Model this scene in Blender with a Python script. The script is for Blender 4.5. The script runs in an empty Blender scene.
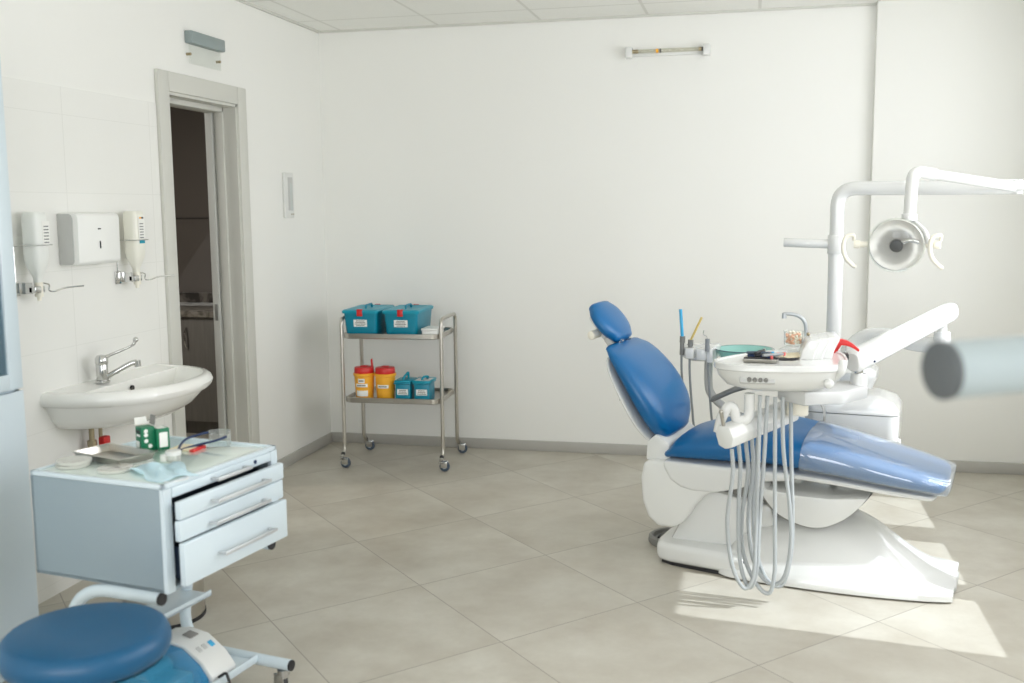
import bpy, bmesh, math, random
from mathutils import Vector, Matrix, Euler
random.seed(7)
S = bpy.context.scene
COL = S.collection
PI = math.pi
V3 = Vector

# ------------------------------------------------------------------ materials
def lin(c):
    c = c / 255.0
    return c / 12.92 if c <= 0.04045 else ((c + 0.055) / 1.055) ** 2.4

def rgb(r, g, b):
    return (lin(r), lin(g), lin(b), 1.0)

def newmat(name):
    m = bpy.data.materials.new(name)
    m.use_nodes = True
    nt = m.node_tree
    return m, nt, nt.nodes['Principled BSDF']

def mat(name, col, rough=0.5, metal=0.0, vary=0.04, scale=6.0, bump=0.0, bscale=200.0, coat=0.0, emit=None, estr=0.0, spec=0.5):
    m, nt, p = newmat(name)
    tc = nt.nodes.new('ShaderNodeTexCoord')
    nz = nt.nodes.new('ShaderNodeTexNoise')
    nz.inputs['Scale'].default_value = scale
    nz.inputs['Detail'].default_value = 4
    nt.links.new(tc.outputs['Object'], nz.inputs['Vector'])
    mx = nt.nodes.new('ShaderNodeMix'); mx.data_type = 'RGBA'
    c = rgb(*col)
    mx.inputs[6].default_value = tuple(min(1, v * (1 - vary)) for v in c[:3]) + (1,)
    mx.inputs[7].default_value = tuple(min(1, v * (1 + vary)) for v in c[:3]) + (1,)
    nt.links.new(nz.outputs['Fac'], mx.inputs[0])
    nt.links.new(mx.outputs[2], p.inputs['Base Color'])
    p.inputs['Roughness'].default_value = rough
    p.inputs['Metallic'].default_value = metal
    p.inputs['Coat Weight'].default_value = coat
    p.inputs['Specular IOR Level'].default_value = spec
    if bump:
        n2 = nt.nodes.new('ShaderNodeTexNoise'); n2.inputs['Scale'].default_value = bscale
        nt.links.new(tc.outputs['Object'], n2.inputs['Vector'])
        b = nt.nodes.new('ShaderNodeBump'); b.inputs['Strength'].default_value = bump; b.inputs['Distance'].default_value = 0.002
        nt.links.new(n2.outputs['Fac'], b.inputs['Height'])
        nt.links.new(b.outputs['Normal'], p.inputs['Normal'])
    if emit:
        p.inputs['Emission Color'].default_value = rgb(*emit)
        p.inputs['Emission Strength'].default_value = estr
    return m

def glassy(name, tint, ior=1.45, rough=0.02, body=0.0, bodycol=(255, 255, 255)):
    """thin clear plastic or glass: a tinted see-through sheet with a fresnel sheen, optionally with some milky body"""
    m, nt, p = newmat(name)
    nt.nodes.remove(p)
    out = nt.nodes['Material Output']
    tr = nt.nodes.new('ShaderNodeBsdfTransparent'); tr.inputs[0].default_value = rgb(*tint)
    gl = nt.nodes.new('ShaderNodeBsdfGlossy'); gl.inputs['Roughness'].default_value = rough
    lw = nt.nodes.new('ShaderNodeLayerWeight'); lw.inputs['Blend'].default_value = 0.5
    r0 = ((ior - 1) / (ior + 1)) ** 2
    facing = mnode(nt, 'POWER', lw.outputs['Facing'], 4.0)
    fresnel = mnode(nt, 'MULTIPLY_ADD', facing, 1 - r0, r0)
    src = tr.outputs[0]
    if body:
        df = nt.nodes.new('ShaderNodeBsdfDiffuse'); df.inputs[0].default_value = rgb(*bodycol)
        m0 = nt.nodes.new('ShaderNodeMixShader'); m0.inputs[0].default_value = body
        nt.links.new(tr.outputs[0], m0.inputs[1]); nt.links.new(df.outputs[0], m0.inputs[2])
        src = m0.outputs[0]
    mx = nt.nodes.new('ShaderNodeMixShader')
    nt.links.new(fresnel, mx.inputs[0])
    nt.links.new(src, mx.inputs[1]); nt.links.new(gl.outputs[0], mx.inputs[2])
    nt.links.new(mx.outputs[0], out.inputs['Surface'])
    return m

def mnode(nt, op, a, b=None, c=None):
    n = nt.nodes.new('ShaderNodeMath'); n.operation = op
    for i, v in enumerate((a, b, c)):
        if v is None: continue
        if isinstance(v, (int, float)): n.inputs[i].default_value = v
        else: nt.links.new(v, n.inputs[i])
    return n.outputs[0]

def mixc(nt, fac, a, b):
    n = nt.nodes.new('ShaderNodeMix'); n.data_type = 'RGBA'
    if isinstance(fac, (int, float)): n.inputs[0].default_value = fac
    else: nt.links.new(fac, n.inputs[0])
    for i, v in ((6, a), (7, b)):
        if isinstance(v, tuple): n.inputs[i].default_value = v
        else: nt.links.new(v, n.inputs[i])
    return n.outputs[2]

def grid_mask(nt, u, v, g):
    """1 on the joints of a unit grid in (u, v), 0 inside the tiles"""
    def one(x):
        f = mnode(nt, 'FRACT', x)
        d = mnode(nt, 'ABSOLUTE', mnode(nt, 'SUBTRACT', f, 0.5))
        return mnode(nt, 'GREATER_THAN', d, 0.5 - g)
    return mnode(nt, 'MAXIMUM', one(u), one(v))

def floor_material():
    m, nt, p = newmat('porcelain_floor_tiles')
    geo = nt.nodes.new('ShaderNodeNewGeometry')
    sep = nt.nodes.new('ShaderNodeSeparateXYZ')
    nt.links.new(geo.outputs['Position'], sep.inputs[0])
    X = mnode(nt, 'SUBTRACT', sep.outputs[0], 1.404)
    Y = mnode(nt, 'SUBTRACT', sep.outputs[1], -2.429)
    a = (0.457, -0.478); b = (0.430, 0.470)
    det = a[0] * b[1] - a[1] * b[0]
    u = mnode(nt, 'ADD', mnode(nt, 'MULTIPLY', X, b[1] / det), mnode(nt, 'MULTIPLY', Y, -b[0] / det))
    v = mnode(nt, 'ADD', mnode(nt, 'MULTIPLY', X, -a[1] / det), mnode(nt, 'MULTIPLY', Y, a[0] / det))
    g = grid_mask(nt, u, v, 0.0036)
    # one random tone and texture offset per tile
    cmb = nt.nodes.new('ShaderNodeCombineXYZ')
    nt.links.new(mnode(nt, 'FLOOR', u), cmb.inputs[0]); nt.links.new(mnode(nt, 'FLOOR', v), cmb.inputs[1])
    wn = nt.nodes.new('ShaderNodeTexWhiteNoise'); nt.links.new(cmb.outputs[0], wn.inputs['Vector'])
    off = nt.nodes.new('ShaderNodeVectorMath'); off.operation = 'MULTIPLY_ADD'
    nt.links.new(wn.outputs['Color'], off.inputs[0]); off.inputs[1].default_value = (9, 9, 9)
    nt.links.new(geo.outputs['Position'], off.inputs[2])
    n1 = nt.nodes.new('ShaderNodeTexNoise'); n1.inputs['Scale'].default_value = 3.2; n1.inputs['Detail'].default_value = 7; n1.inputs['Roughness'].default_value = 0.62
    nt.links.new(off.outputs[0], n1.inputs['Vector'])
    n2 = nt.nodes.new('ShaderNodeTexNoise'); n2.inputs['Scale'].default_value = 45; n2.inputs['Detail'].default_value = 5
    nt.links.new(geo.outputs['Position'], n2.inputs['Vector'])
    r1 = nt.nodes.new('ShaderNodeMapRange'); r1.inputs['From Min'].default_value = 0.3; r1.inputs['From Max'].default_value = 0.7
    nt.links.new(n1.outputs['Fac'], r1.inputs['Value'])
    c = mixc(nt, r1.outputs[0], rgb(172, 165, 151), rgb(203, 200, 189))
    c = mixc(nt, mnode(nt, 'MULTIPLY', n2.outputs['Fac'], 0.28), c, rgb(174, 169, 158))
    c = mixc(nt, mnode(nt, 'MULTIPLY', wn.outputs['Value'], 0.25), c, rgb(182, 175, 161))
    c = mixc(nt, g, c, rgb(150, 144, 133))
    nt.links.new(c, p.inputs['Base Color'])
    p.inputs['Roughness'].default_value = 0.42
    bp = nt.nodes.new('ShaderNodeBump'); bp.inputs['Strength'].default_value = 0.25; bp.inputs['Distance'].default_value = 0.003
    nt.links.new(mnode(nt, 'SUBTRACT', mnode(nt, 'MULTIPLY', n2.outputs['Fac'], 0.06), g), bp.inputs['Height'])
    nt.links.new(bp.outputs['Normal'], p.inputs['Normal'])
    return m

def ceiling_material():
    m, nt, p = newmat('ceiling_tiles')
    geo = nt.nodes.new('ShaderNodeNewGeometry')
    sep = nt.nodes.new('ShaderNodeSeparateXYZ'); nt.links.new(geo.outputs['Position'], sep.inputs[0])
    u = mnode(nt, 'MULTIPLY', mnode(nt, 'SUBTRACT', sep.outputs[0], 0.15), 1 / 0.64)
    v = mnode(nt, 'MULTIPLY', mnode(nt, 'SUBTRACT', sep.outputs[1], -0.35), 1 / 0.64)
    g = grid_mask(nt, u, v, 0.014)
    nz = nt.nodes.new('ShaderNodeTexNoise'); nz.inputs['Scale'].default_value = 90
    nt.links.new(geo.outputs['Position'], nz.inputs['Vector'])
    c = mixc(nt, nz.outputs['Fac'], rgb(236, 236, 231), rgb(246, 246, 242))
    c = mixc(nt, g, c, rgb(222, 222, 216))
    nt.links.new(c, p.inputs['Base Color']); p.inputs['Roughness'].default_value = 0.8
    bp = nt.nodes.new('ShaderNodeBump'); bp.inputs['Strength'].default_value = 0.5; bp.inputs['Distance'].default_value = 0.006
    nt.links.new(g, bp.inputs['Height']); nt.links.new(bp.outputs['Normal'], p.inputs['Normal'])
    return m

def tile_wall_material():
    """painted wall; around the basin it is clad in large glossy white tiles with hair-thin joints"""
    m, nt, p = newmat('white_wall_tiles')
    geo = nt.nodes.new('ShaderNodeNewGeometry')
    sep = nt.nodes.new('ShaderNodeSeparateXYZ'); nt.links.new(geo.outputs['Position'], sep.inputs[0])
    u = mnode(nt, 'MULTIPLY', mnode(nt, 'SUBTRACT', sep.outputs[1], -2.60), 1 / 0.62)
    v = mnode(nt, 'MULTIPLY', mnode(nt, 'SUBTRACT', sep.outputs[2], 0.98), 1 / 0.31)
    g = grid_mask(nt, u, v, 0.0035)
    nz = nt.nodes.new('ShaderNodeTexNoise'); nz.inputs['Scale'].default_value = 2.0
    nt.links.new(geo.outputs['Position'], nz.inputs['Vector'])
    c = mixc(nt, nz.outputs['Fac'], rgb(232, 232, 228), rgb(237, 237, 233))
    c = mixc(nt, mnode(nt, 'MULTIPLY', g, 0.35), c, rgb(205, 206, 200))
    nt.links.new(c, p.inputs['Base Color']); p.inputs['Roughness'].default_value = 0.25
    return m

def wood_material(name, c1, c2):
    m, nt, p = newmat(name)
    tc = nt.nodes.new('ShaderNodeTexCoord')
    mp = nt.nodes.new('ShaderNodeMapping'); mp.inputs['Scale'].default_value = (14, 14, 1.2)
    nt.links.new(tc.outputs['Object'], mp.inputs[0])
    nz = nt.nodes.new('ShaderNodeTexNoise'); nz.inputs['Scale'].default_value = 2.5; nz.inputs['Detail'].default_value = 8; nz.inputs['Roughness'].default_value = 0.7
    nt.links.new(mp.outputs[0], nz.inputs['Vector'])
    c = mixc(nt, nz.outputs['Fac'], rgb(*c1), rgb(*c2))
    nt.links.new(c, p.inputs['Base Color']); p.inputs['Roughness'].default_value = 0.55
    return m

def marble_material(name, c1, c2):
    m, nt, p = newmat(name)
    tc = nt.nodes.new('ShaderNodeTexCoord')
    nz = nt.nodes.new('ShaderNodeTexNoise'); nz.inputs['Scale'].default_value = 9; nz.inputs['Detail'].default_value = 8; nz.inputs['Distortion'].default_value = 1.5
    nt.links.new(tc.outputs['Object'], nz.inputs['Vector'])
    r = nt.nodes.new('ShaderNodeMapRange'); r.inputs['From Min'].default_value = 0.42; r.inputs['From Max'].default_value = 0.6
    nt.links.new(nz.outputs['Fac'], r.inputs['Value'])
    nt.links.new(mixc(nt, r.outputs[0], rgb(*c1), rgb(*c2)), p.inputs['Base Color']); p.inputs['Roughness'].default_value = 0.3
    return m

M = {}
M['wall'] = mat('white_wall_paint', (236, 236, 232), 0.75, vary=0.012, scale=1.5)
M['walltile'] = tile_wall_material()
M['floor'] = floor_material()
M['ceil'] = ceiling_material()
M['base'] = mat('grey_skirting', (176, 174, 168), 0.5, vary=0.05, scale=9)
M['frame'] = mat('door_frame_paint', (206, 206, 199), 0.45, vary=0.01)
M['door'] = mat('door_leaf_paint', (196, 197, 192), 0.4, vary=0.01)
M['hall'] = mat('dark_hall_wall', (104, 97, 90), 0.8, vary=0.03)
M['greywood'] = wood_material('grey_wood_front', (94, 92, 88), (134, 131, 125))
M['marble'] = marble_material('hall_marble', (150, 145, 136), (96, 91, 85))
M['darkmarble'] = marble_material('dark_marble', (110, 104, 96), (56, 52, 48))
M['handle'] = mat('satin_handle', (200, 203, 205), 0.4, 0.6, vary=0.01)
M['steel'] = mat('brushed_steel', (192, 188, 180), 0.28, 1.0, vary=0.05, scale=20)
M['chrome'] = mat('chrome', (205, 205, 203), 0.12, 1.0, vary=0.01)
M['ceramic'] = mat('white_ceramic', (240, 240, 236), 0.12, vary=0.005, coat=0.5)
M['white'] = mat('white_plastic', (222, 223, 220), 0.3, vary=0.008)
M['bright'] = mat('bright_white_plastic', (238, 239, 236), 0.35, vary=0.006)
M['white2'] = mat('white_enamel', (220, 221, 219), 0.22, vary=0.006, coat=0.4)
M['greyside'] = mat('pale_grey_plastic', (192, 193, 191), 0.4, vary=0.01)
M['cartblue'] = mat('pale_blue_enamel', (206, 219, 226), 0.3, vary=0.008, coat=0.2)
M['cartshade'] = mat('pale_blue_enamel_shaded', (140, 155, 163), 0.4, vary=0.01)  # same enamel darkened; shade on the cart's near side put into the colour
M['blue'] = mat('blue_upholstery', (6, 96, 152), 0.32, vary=0.03, scale=4, bump=0.06, bscale=350)
M['blue2'] = mat('stool_upholstery', (3, 80, 120), 0.38, vary=0.04, scale=5, bump=0.08, bscale=350)
M['teal'] = mat('teal_plastic', (0, 148, 172), 0.35, vary=0.02)
M['teal2'] = mat('deep_teal_plastic', (0, 132, 158), 0.35, vary=0.02)
M['yellow'] = mat('yellow_plastic', (248, 180, 54), 0.4, vary=0.02)
M['red'] = mat('red_plastic', (205, 40, 38), 0.35, vary=0.02)
M['black'] = mat('black_rubber', (38, 38, 40), 0.5, vary=0.05)
M['dark'] = mat('drawer_gap_shade', (30, 44, 62), 0.7, vary=0.05)  # shade of the open drawer gaps put into the tray colour
M['greyrub'] = mat('grey_rubber', (128, 128, 124), 0.55, vary=0.04)
M['hose'] = mat('grey_hose', (174, 179, 181), 0.35, vary=0.02)
M['hosed'] = mat('dark_grey_hose', (142, 146, 148), 0.4, vary=0.02)
M['paper'] = mat('white_label_paper', (238, 238, 234), 0.6, vary=0.01)
M['ink'] = mat('grey_label_ink', (120, 122, 122), 0.7, vary=0.1)
M['signgrey'] = mat('blue_grey_housing', (140, 152, 152), 0.4, vary=0.02)
M['bluegrey'] = mat('wheel_blue_grey', (70, 84, 100), 0.5, vary=0.03)
M['wheelhub'] = mat('wheel_hub', (190, 196, 200), 0.4, vary=0.02)
M['green'] = mat('green_carton', (12, 112, 76), 0.45, vary=0.04)
M['card'] = mat('bare_grey_card', (138, 136, 132), 0.7, vary=0.03)
M['mask'] = mat('blue_mask_fabric', (196, 222, 231), 0.8, vary=0.04, scale=40, bump=0.3, bscale=120)
M['cream'] = mat('cream_card', (238, 226, 196), 0.6, vary=0.02)
M['navy'] = mat('navy_plastic', (18, 44, 84), 0.35, vary=0.05)
M['ivory'] = mat('ivory_plastic', (238, 234, 220), 0.4, vary=0.01)
M['bottle'] = mat('cloudy_bottle', (234, 236, 232), 0.3, vary=0.01)
M['soap'] = mat('creamy_bottle', (234, 233, 222), 0.3, vary=0.01)
M['clear'] = glassy('clear_plastic', (252, 253, 252), 1.4, 0.03)
M['clearfilm'] = glassy('clear_foot_film', (248, 250, 252), 1.9, 0.06, 0.17, (225, 235, 245))
M['lens'] = glassy('clear_lens', (250, 252, 251), 1.5, 0.03, 0.10, (240, 242, 242))
M['dish'] = glassy('petri_glass', (253, 253, 250), 1.5, 0.03, 0.4, (246, 246, 240))
M['glasstop'] = mat('cart_glass_top', (214, 228, 222), 0.04, vary=0.01, coat=1.0)
M['bowl'] = glassy('teal_bowl_glass', (215, 240, 236), 1.5, 0.04, 0.5, (172, 226, 219))
M['bluecover'] = glassy('blue_clear_cover', (170, 222, 246), 1.5, 0.05, 0.3, (84, 190, 238))
M['tubeglass'] = glassy('tube_glass', (240, 240, 232), 1.45, 0.05, 0.25, (235, 232, 220))
M['cabglass'] = glassy('cabinet_glass', (226, 236, 240), 1.5, 0.02)
M['reflector'] = mat('lamp_mirror', (242, 241, 238), 0.25, 0.5, vary=0.05, scale=30)
M['lampdark'] = mat('lamp_bulb_shade', (72, 74, 76), 0.3, 0.4, vary=0.05)
M['mirrordish'] = mat('amber_fleck', (226, 190, 150), 0.3, vary=0.05)
M['beads'] = mat('orange_beads', (234, 184, 156), 0.5, vary=0.1, scale=60)
M['bluestick'] = mat('bright_blue_tube', (60, 170, 216), 0.3, vary=0.02)
M['yellowstick'] = mat('straw_yellow_tube', (216, 190, 110), 0.35, vary=0.05)
M['pipegrey'] = mat('pale_grey_pipe', (166, 177, 180), 0.35, vary=0.02)
M['pipeend'] = mat('dark_pipe_cap', (88, 92, 94), 0.6, vary=0.06)
M['brass'] = mat('brass', (168, 156, 128), 0.35, 0.8, vary=0.05)
M['scaleprint'] = mat('pale_scale_print', (196, 202, 200), 0.6, vary=0.03)
M['pinkpl'] = mat('coral_plastic', (222, 96, 92), 0.4, vary=0.03)

# ------------------------------------------------------------------ mesh builder
def catmull(pts, sub=6):
    pts = [V3(p) for p in pts]
    if len(pts) < 3: return pts
    out = []
    P = [pts[0] * 2 - pts[1]] + pts + [pts[-1] * 2 - pts[-2]]
    for i in range(1, len(P) - 2):
        p0, p1, p2, p3 = P[i - 1:i + 3]
        for k in range(sub):
            t = k / sub
            out.append(0.5 * ((2 * p1) + (p2 - p0) * t + (2 * p0 - 5 * p1 + 4 * p2 - p3) * t * t + (3 * p1 - p0 - 3 * p2 + p3) * t ** 3))
    out.append(pts[-1])
    return out

def round_path(pts, r, n=6):
    """polyline with its corners rounded to radius r"""
    pts = [V3(p) for p in pts]
    out = [pts[0]]
    for i in range(1, len(pts) - 1):
        a, b, c = pts[i - 1:i + 2]
        d1 = (a - b); d2 = (c - b)
        k = min(r, d1.length * 0.49, d2.length * 0.49)
        p1 = b + d1.normalized() * k; p2 = b + d2.normalized() * k
        for j in range(n + 1):
            t = j / n
            out.append((1 - t) ** 2 * p1 + 2 * t * (1 - t) * b + t * t * p2)
    out.append(pts[-1])
    return out

class B:
    def __init__(s): s.bm = bmesh.new()
    def _bev(s, faces, amt, seg=2, ang=30):
        es = set(e for f in faces for e in f.edges if len(e.link_faces) == 2 and e.calc_face_angle(0) > math.radians(ang))
        if es: bmesh.ops.bevel(s.bm, geom=list(es), offset=amt, segments=seg, profile=0.5, affect='EDGES', clamp_overlap=True)
    def box(s, c, d, rot=None, bev=0, seg=2):
        g = bmesh.ops.create_cube(s.bm, size=1)
        vs = g['verts']
        R = (rot if isinstance(rot, Matrix) else Euler(rot).to_matrix()) if rot is not None else Matrix.Identity(3)
        for v in vs:
            v.co = R @ V3((v.co.x * d[0], v.co.y * d[1], v.co.z * d[2])) + V3(c)
        if bev: s._bev(set(f for v in vs for f in v.link_faces), bev, seg)
        return s
    def bx(s, x0, x1, y0, y1, z0, z1, bev=0, seg=2):
        return s.box(((x0 + x1) / 2, (y0 + y1) / 2, (z0 + z1) / 2), (abs(x1 - x0), abs(y1 - y0), abs(z1 - z0)), None, bev, seg)
    def loft(s, rings, cap=True, closed=True):
        R = [[s.bm.verts.new(p) for p in r] for r in rings]
        n = len(R[0]); fs = []
        for a, b in zip(R, R[1:]):
            for i in range(n if closed else n - 1):
                j = (i + 1) % n
                fs.append(s.bm.faces.new((a[i], a[j], b[j], b[i])))
        if cap:
            for r in (R[0][::-1], R[-1]):
                try: fs.append(s.bm.faces.new(r))
                except ValueError: pass
        bmesh.ops.recalc_face_normals(s.bm, faces=fs)
        return fs
    def tube(s, pts, r, n=12, smooth=0, cap=True):
        pts = catmull(pts, smooth) if smooth else [V3(p) for p in pts]
        N = len(pts)
        rr = r if isinstance(r, (list, tuple)) else [r] * N
        if len(rr) != N:
            rr = [rr[min(len(rr) - 1, int(i * (len(rr) - 1) / (N - 1)))] * (1 - 0) for i in range(N)]
        t0 = (pts[1] - pts[0]).normalized()
        up = V3((0, 0, 1)) if abs(t0.z) < 0.9 else V3((1, 0, 0))
        nx = t0.cross(up).normalized()
        rings = []; pt = t0
        for i, p in enumerate(pts):
            t = (pts[min(i + 1, N - 1)] - pts[max(i - 1, 0)]).normalized()
            q = pt.rotation_difference(t); nx = (q @ nx); nx = (nx - t * nx.dot(t)).normalized()
            ny = t.cross(nx)
            rings.append([p + (nx * math.cos(2 * PI * k / n) + ny * math.sin(2 * PI * k / n)) * rr[i] for k in range(n)])
            pt = t
        s.loft(rings, cap)
        return s
    def cyl(s, a, b, r, r2=None, n=24, bev=0):
        a, b = V3(a), V3(b); r2 = r if r2 is None else r2
        t = (b - a).normalized()
        nx = t.orthogonal().normalized(); ny = t.cross(nx)
        rings = [[p + (nx * math.cos(2 * PI * k / n) + ny * math.sin(2 * PI * k / n)) * q for k in range(n)] for p, q in ((a, r), (b, r2))]
        fs = s.loft(rings)
        if bev: s._bev(fs, bev, 2, 50)
        return s
    def lathe(s, prof, c=(0, 0, 0), n=32, rot=None, cap=False):
        R = (rot if isinstance(rot, Matrix) else Euler(rot).to_matrix()) if rot is not None else Matrix.Identity(3)
        rings = [[V3(c) + R @ V3((max(r, 1e-4) * math.cos(2 * PI * k / n), max(r, 1e-4) * math.sin(2 * PI * k / n), z)) for k in range(n)] for r, z in prof]
        s.loft(rings, cap)
        return s
    def prism(s, pts, vec, bev=0, seg=2, ang=30):
        """polygon of 3-D points pushed along vec"""
        vec = V3(vec)
        a = [V3(p) for p in pts]
        fs = s.loft([a, [p + vec for p in a]])
        if bev: s._bev(fs, bev, seg, ang)
        return s
    def ball(s, c, r, sc=(1, 1, 1), n=16, rot=None):
        g = bmesh.ops.create_uvsphere(s.bm, u_segments=n, v_segments=max(6, n // 2), radius=r)
        R = Euler(rot).to_matrix() if rot else Matrix.Identity(3)
        for v in g['verts']:
            v.co = R @ V3((v.co.x * sc[0], v.co.y * sc[1], v.co.z * sc[2])) + V3(c)
        return s
    def pad(s, secs, e=2.6, n=28, sub=4, end=0.04):
        """soft upholstered slab: secs = (centre, width dir, normal dir, half width, half thickness)"""
        C = [V3(q[0]) for q in secs]; W = [V3(q[1]) for q in secs]; Nn = [V3(q[2]) for q in secs]
        wt = [V3((q[3], q[4], 0)) for q in secs]
        C, W, Nn, wt = (catmull(x, sub) for x in (C, W, Nn, wt))
        def ring(c, w, nn, a, t):
            o = []
            for k in range(n):
                th = 2 * PI * k / n; cc, ss = math.cos(th), math.sin(th)
                o.append(c + w * a * math.copysign(abs(cc) ** (2 / e), cc) + nn * t * math.copysign(abs(ss) ** (2 / e), ss))
            return o
        rings = []
        t0 = (C[0] - C[1]).normalized(); t1 = (C[-1] - C[-2]).normalized()
        for th in (88, 65, 45, 22):
            k = math.cos(math.radians(th)); o = math.sin(math.radians(th)) * end
            rings.append(ring(C[0] + t0 * o, W[0], Nn[0], wt[0].x * (0.55 + 0.45 * k), wt[0].y * max(k, 0.05)))
        for c, w, nn, q in zip(C, W, Nn, wt): rings.append(ring(c, w.normalized(), nn.normalized(), q.x, q.y))
        for th in (22, 45, 65, 88):
            k = math.cos(math.radians(th)); o = math.sin(math.radians(th)) * end
            rings.append(ring(C[-1] + t1 * o, W[-1], Nn[-1], wt[-1].x * (0.55 + 0.45 * k), wt[-1].y * max(k, 0.05)))
        s.loft(rings)
        return s
    def build(s, name, m, parent=None, loc=None, sharp=38):
        me = bpy.data.meshes.new(name)
        bmesh.ops.recalc_face_normals(s.bm, faces=s.bm.faces[:])
        s.bm.to_mesh(me); s.bm.free()
        for p in me.polygons: p.use_smooth = True
        me.set_sharp_from_angle(angle=math.radians(sharp))
        me.materials.append(M[m] if isinstance(m, str) else m)
        o = bpy.data.objects.new(name, me); COL.objects.link(o)
        if parent: o.parent = parent
        if loc: o.location = loc
        return o

def tag(o, label, cat, group=None):
    o['label'] = label; o['category'] = cat
    if group: o['group'] = group
    return o

def thing(name, label, cat, loc=(0, 0, 0), rz=0, group=None):
    o = bpy.data.objects.new(name, None); COL.objects.link(o)
    o.location = loc; o.rotation_euler = (0, 0, rz); o.empty_display_size = 0.05
    return tag(o, label, cat, group)

def struct(o):
    o['kind'] = 'structure'; return o

def dup(root, loc, rz=None, label=None, group=None):
    r = root.copy(); COL.objects.link(r); r.location = loc
    if rz is not None: r.rotation_euler = (0, 0, rz)
    if label: r['label'] = label
    if group: r['group'] = group
    def rec(src, dst):
        for ch in list(src.children):
            c = ch.copy(); COL.objects.link(c); c.parent = dst; rec(ch, c)
    rec(root, r)
    return r

def label_plate(parent, c, w, h, right, up, lines=3, t=0.0012, m='paper'):
    """paper label with grey lines of print; right/up are unit vectors in its plane"""
    r, u = V3(right).normalized(), V3(up).normalized(); n = r.cross(u)
    R = Matrix((r, u, n)).transposed()
    lb = B().box(c, (w, h, t), R).build('label', m, parent)
    b = B()
    for i in range(lines):
        fy = 0.5 - (i + 0.75) / (lines + 0.5)
        wd = w * (0.62 + 0.2 * ((i * 7) % 3) / 2)
        b.box(V3(c) + u * (fy * h) + n * t * 0.7, (wd, h / (lines * 2.6), t * 0.6), R)
    b.build('lettering', 'ink', lb)
    return lb

# ------------------------------------------------------------------ the setting
H = 2.641
struct(B().bx(-2.3, 5.0, -8.5, 1.0, -0.1, 0).build('floor', 'floor'))
struct(B().bx(-0.16, 4.4, -8.2, 0.0, H, H + 0.1).build('ceiling', 'ceil'))
DY0, DY1, DZ = -1.822, -1.148, 2.082                                  # door opening
struct(B().bx(-0.16, 0, -8.2, DY0, 0, H).bx(-0.16, 0, DY1, 0.15, 0, H).bx(-0.16, 0, DY0, DY1, DZ, H).build('wall_left', 'wall'))
struct(B().bx(0.0, 0.004, -8.2, -1.915, 0, 2.02).build('wall_left_tiles', 'walltile'))
struct(B().bx(0.0, 4.4, 0.0, 0.15, 0, H).build('wall_back', 'wall'))
struct(B().bx(3.345, 4.3, -0.065, 0.0, 0, H, bev=0.004).build('wall_back_pier', 'wall'))
# right wall with the three sunny windows beside the chair and two further back, near wall with two windows
SILL, HEAD = 0.925, 2.465
rw = [(-1.33, -0.82), (-2.10, -1.55), (-2.795, -2.26), (-4.8, -3.5), (-7.6, -6.2)]
rw_sky = [0.55, 0.85, 1.05, 0.4, 0.1]
b = B(); y = 0.0
for a, c in rw:
    b.bx(4.3, 4.4, c, y, 0, H); b.bx(4.3, 4.4, a, c, 0, SILL); b.bx(4.3, 4.4, a, c, HEAD, H); y = a
b.bx(4.3, 4.4, -8.2, y, 0, H)
struct(b.build('wall_right', 'wall'))
nw = [(0.5, 1.9), (2.3, 3.8)]
b = B(); x = 0.0
for a, c in nw:
    b.bx(x, a, -8.2, -8.1, 0, H); b.bx(a, c, -8.2, -8.1, 0, 0.8); b.bx(a, c, -8.2, -8.1, 2.4, H); x = c
b.bx(x, 4.3, -8.2, -8.1, 0, H)
struct(b.build('wall_near', 'wall'))
BH = 0.066
struct(B().bx(0.0, 3.345, -0.012, 0.0, 0, BH, bev=0.003).build('baseboard_back', 'base'))
struct(B().bx(3.333, 4.3, -0.077, -0.065, 0, BH, bev=0.003).build('baseboard_pier', 'base'))
struct(B().bx(0.0, 0.012, -1.055, -0.012, 0, BH, bev=0.003).build('baseboard_left', 'base'))
struct(B().bx(0.0, 3.345, -0.018, 0.0, H - 0.012, H).bx(0, 0.018, -8.1, -0.018, H - 0.012, H).build('trim_ceiling', 'frame'))
# door frame: casing, jamb lining, stops
b = B()
TW = 0.092
b.bx(0, 0.022, DY0 - TW, DY0, 0, DZ + TW, bev=0.004).bx(0, 0.022, DY1, DY1 + TW, 0, DZ + TW, bev=0.004).bx(0, 0.022, DY0, DY1, DZ, DZ + TW, bev=0.004)
struct(b.build('trim_1', 'frame'))
b = B()
b.bx(-0.16, 0.01, DY0, DY0 + 0.014, 0, DZ).bx(-0.16, 0.01, DY1 - 0.014, DY1, 0, DZ).bx(-0.16, 0.01, DY0, DY1, DZ - 0.014, DZ)
b.bx(-0.11, -0.055, DY0 + 0.014, DY0 + 0.028, 0, DZ - 0.014, bev=0.002).bx(-0.105, -0.06, DY1 - 0.03, DY1 - 0.014, 0, DZ - 0.014, bev=0.002).bx(-0.16, -0.06, DY0, DY1, DZ - 0.04, DZ - 0.014, bev=0.002)
struct(b.build('trim_2', 'frame'))
d = struct(B().bx(-0.158, -0.118, DY1 - 0.04, DY1 + 0.0, 0.004, DZ - 0.04, bev=0.002).build('door_1', 'door'))
B().bx(-0.147, -0.129, DY1 - 0.0425, DY1 - 0.039, 0.93, 1.02, bev=0.002).build('lock_plate', 'greyrub', d)
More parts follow.
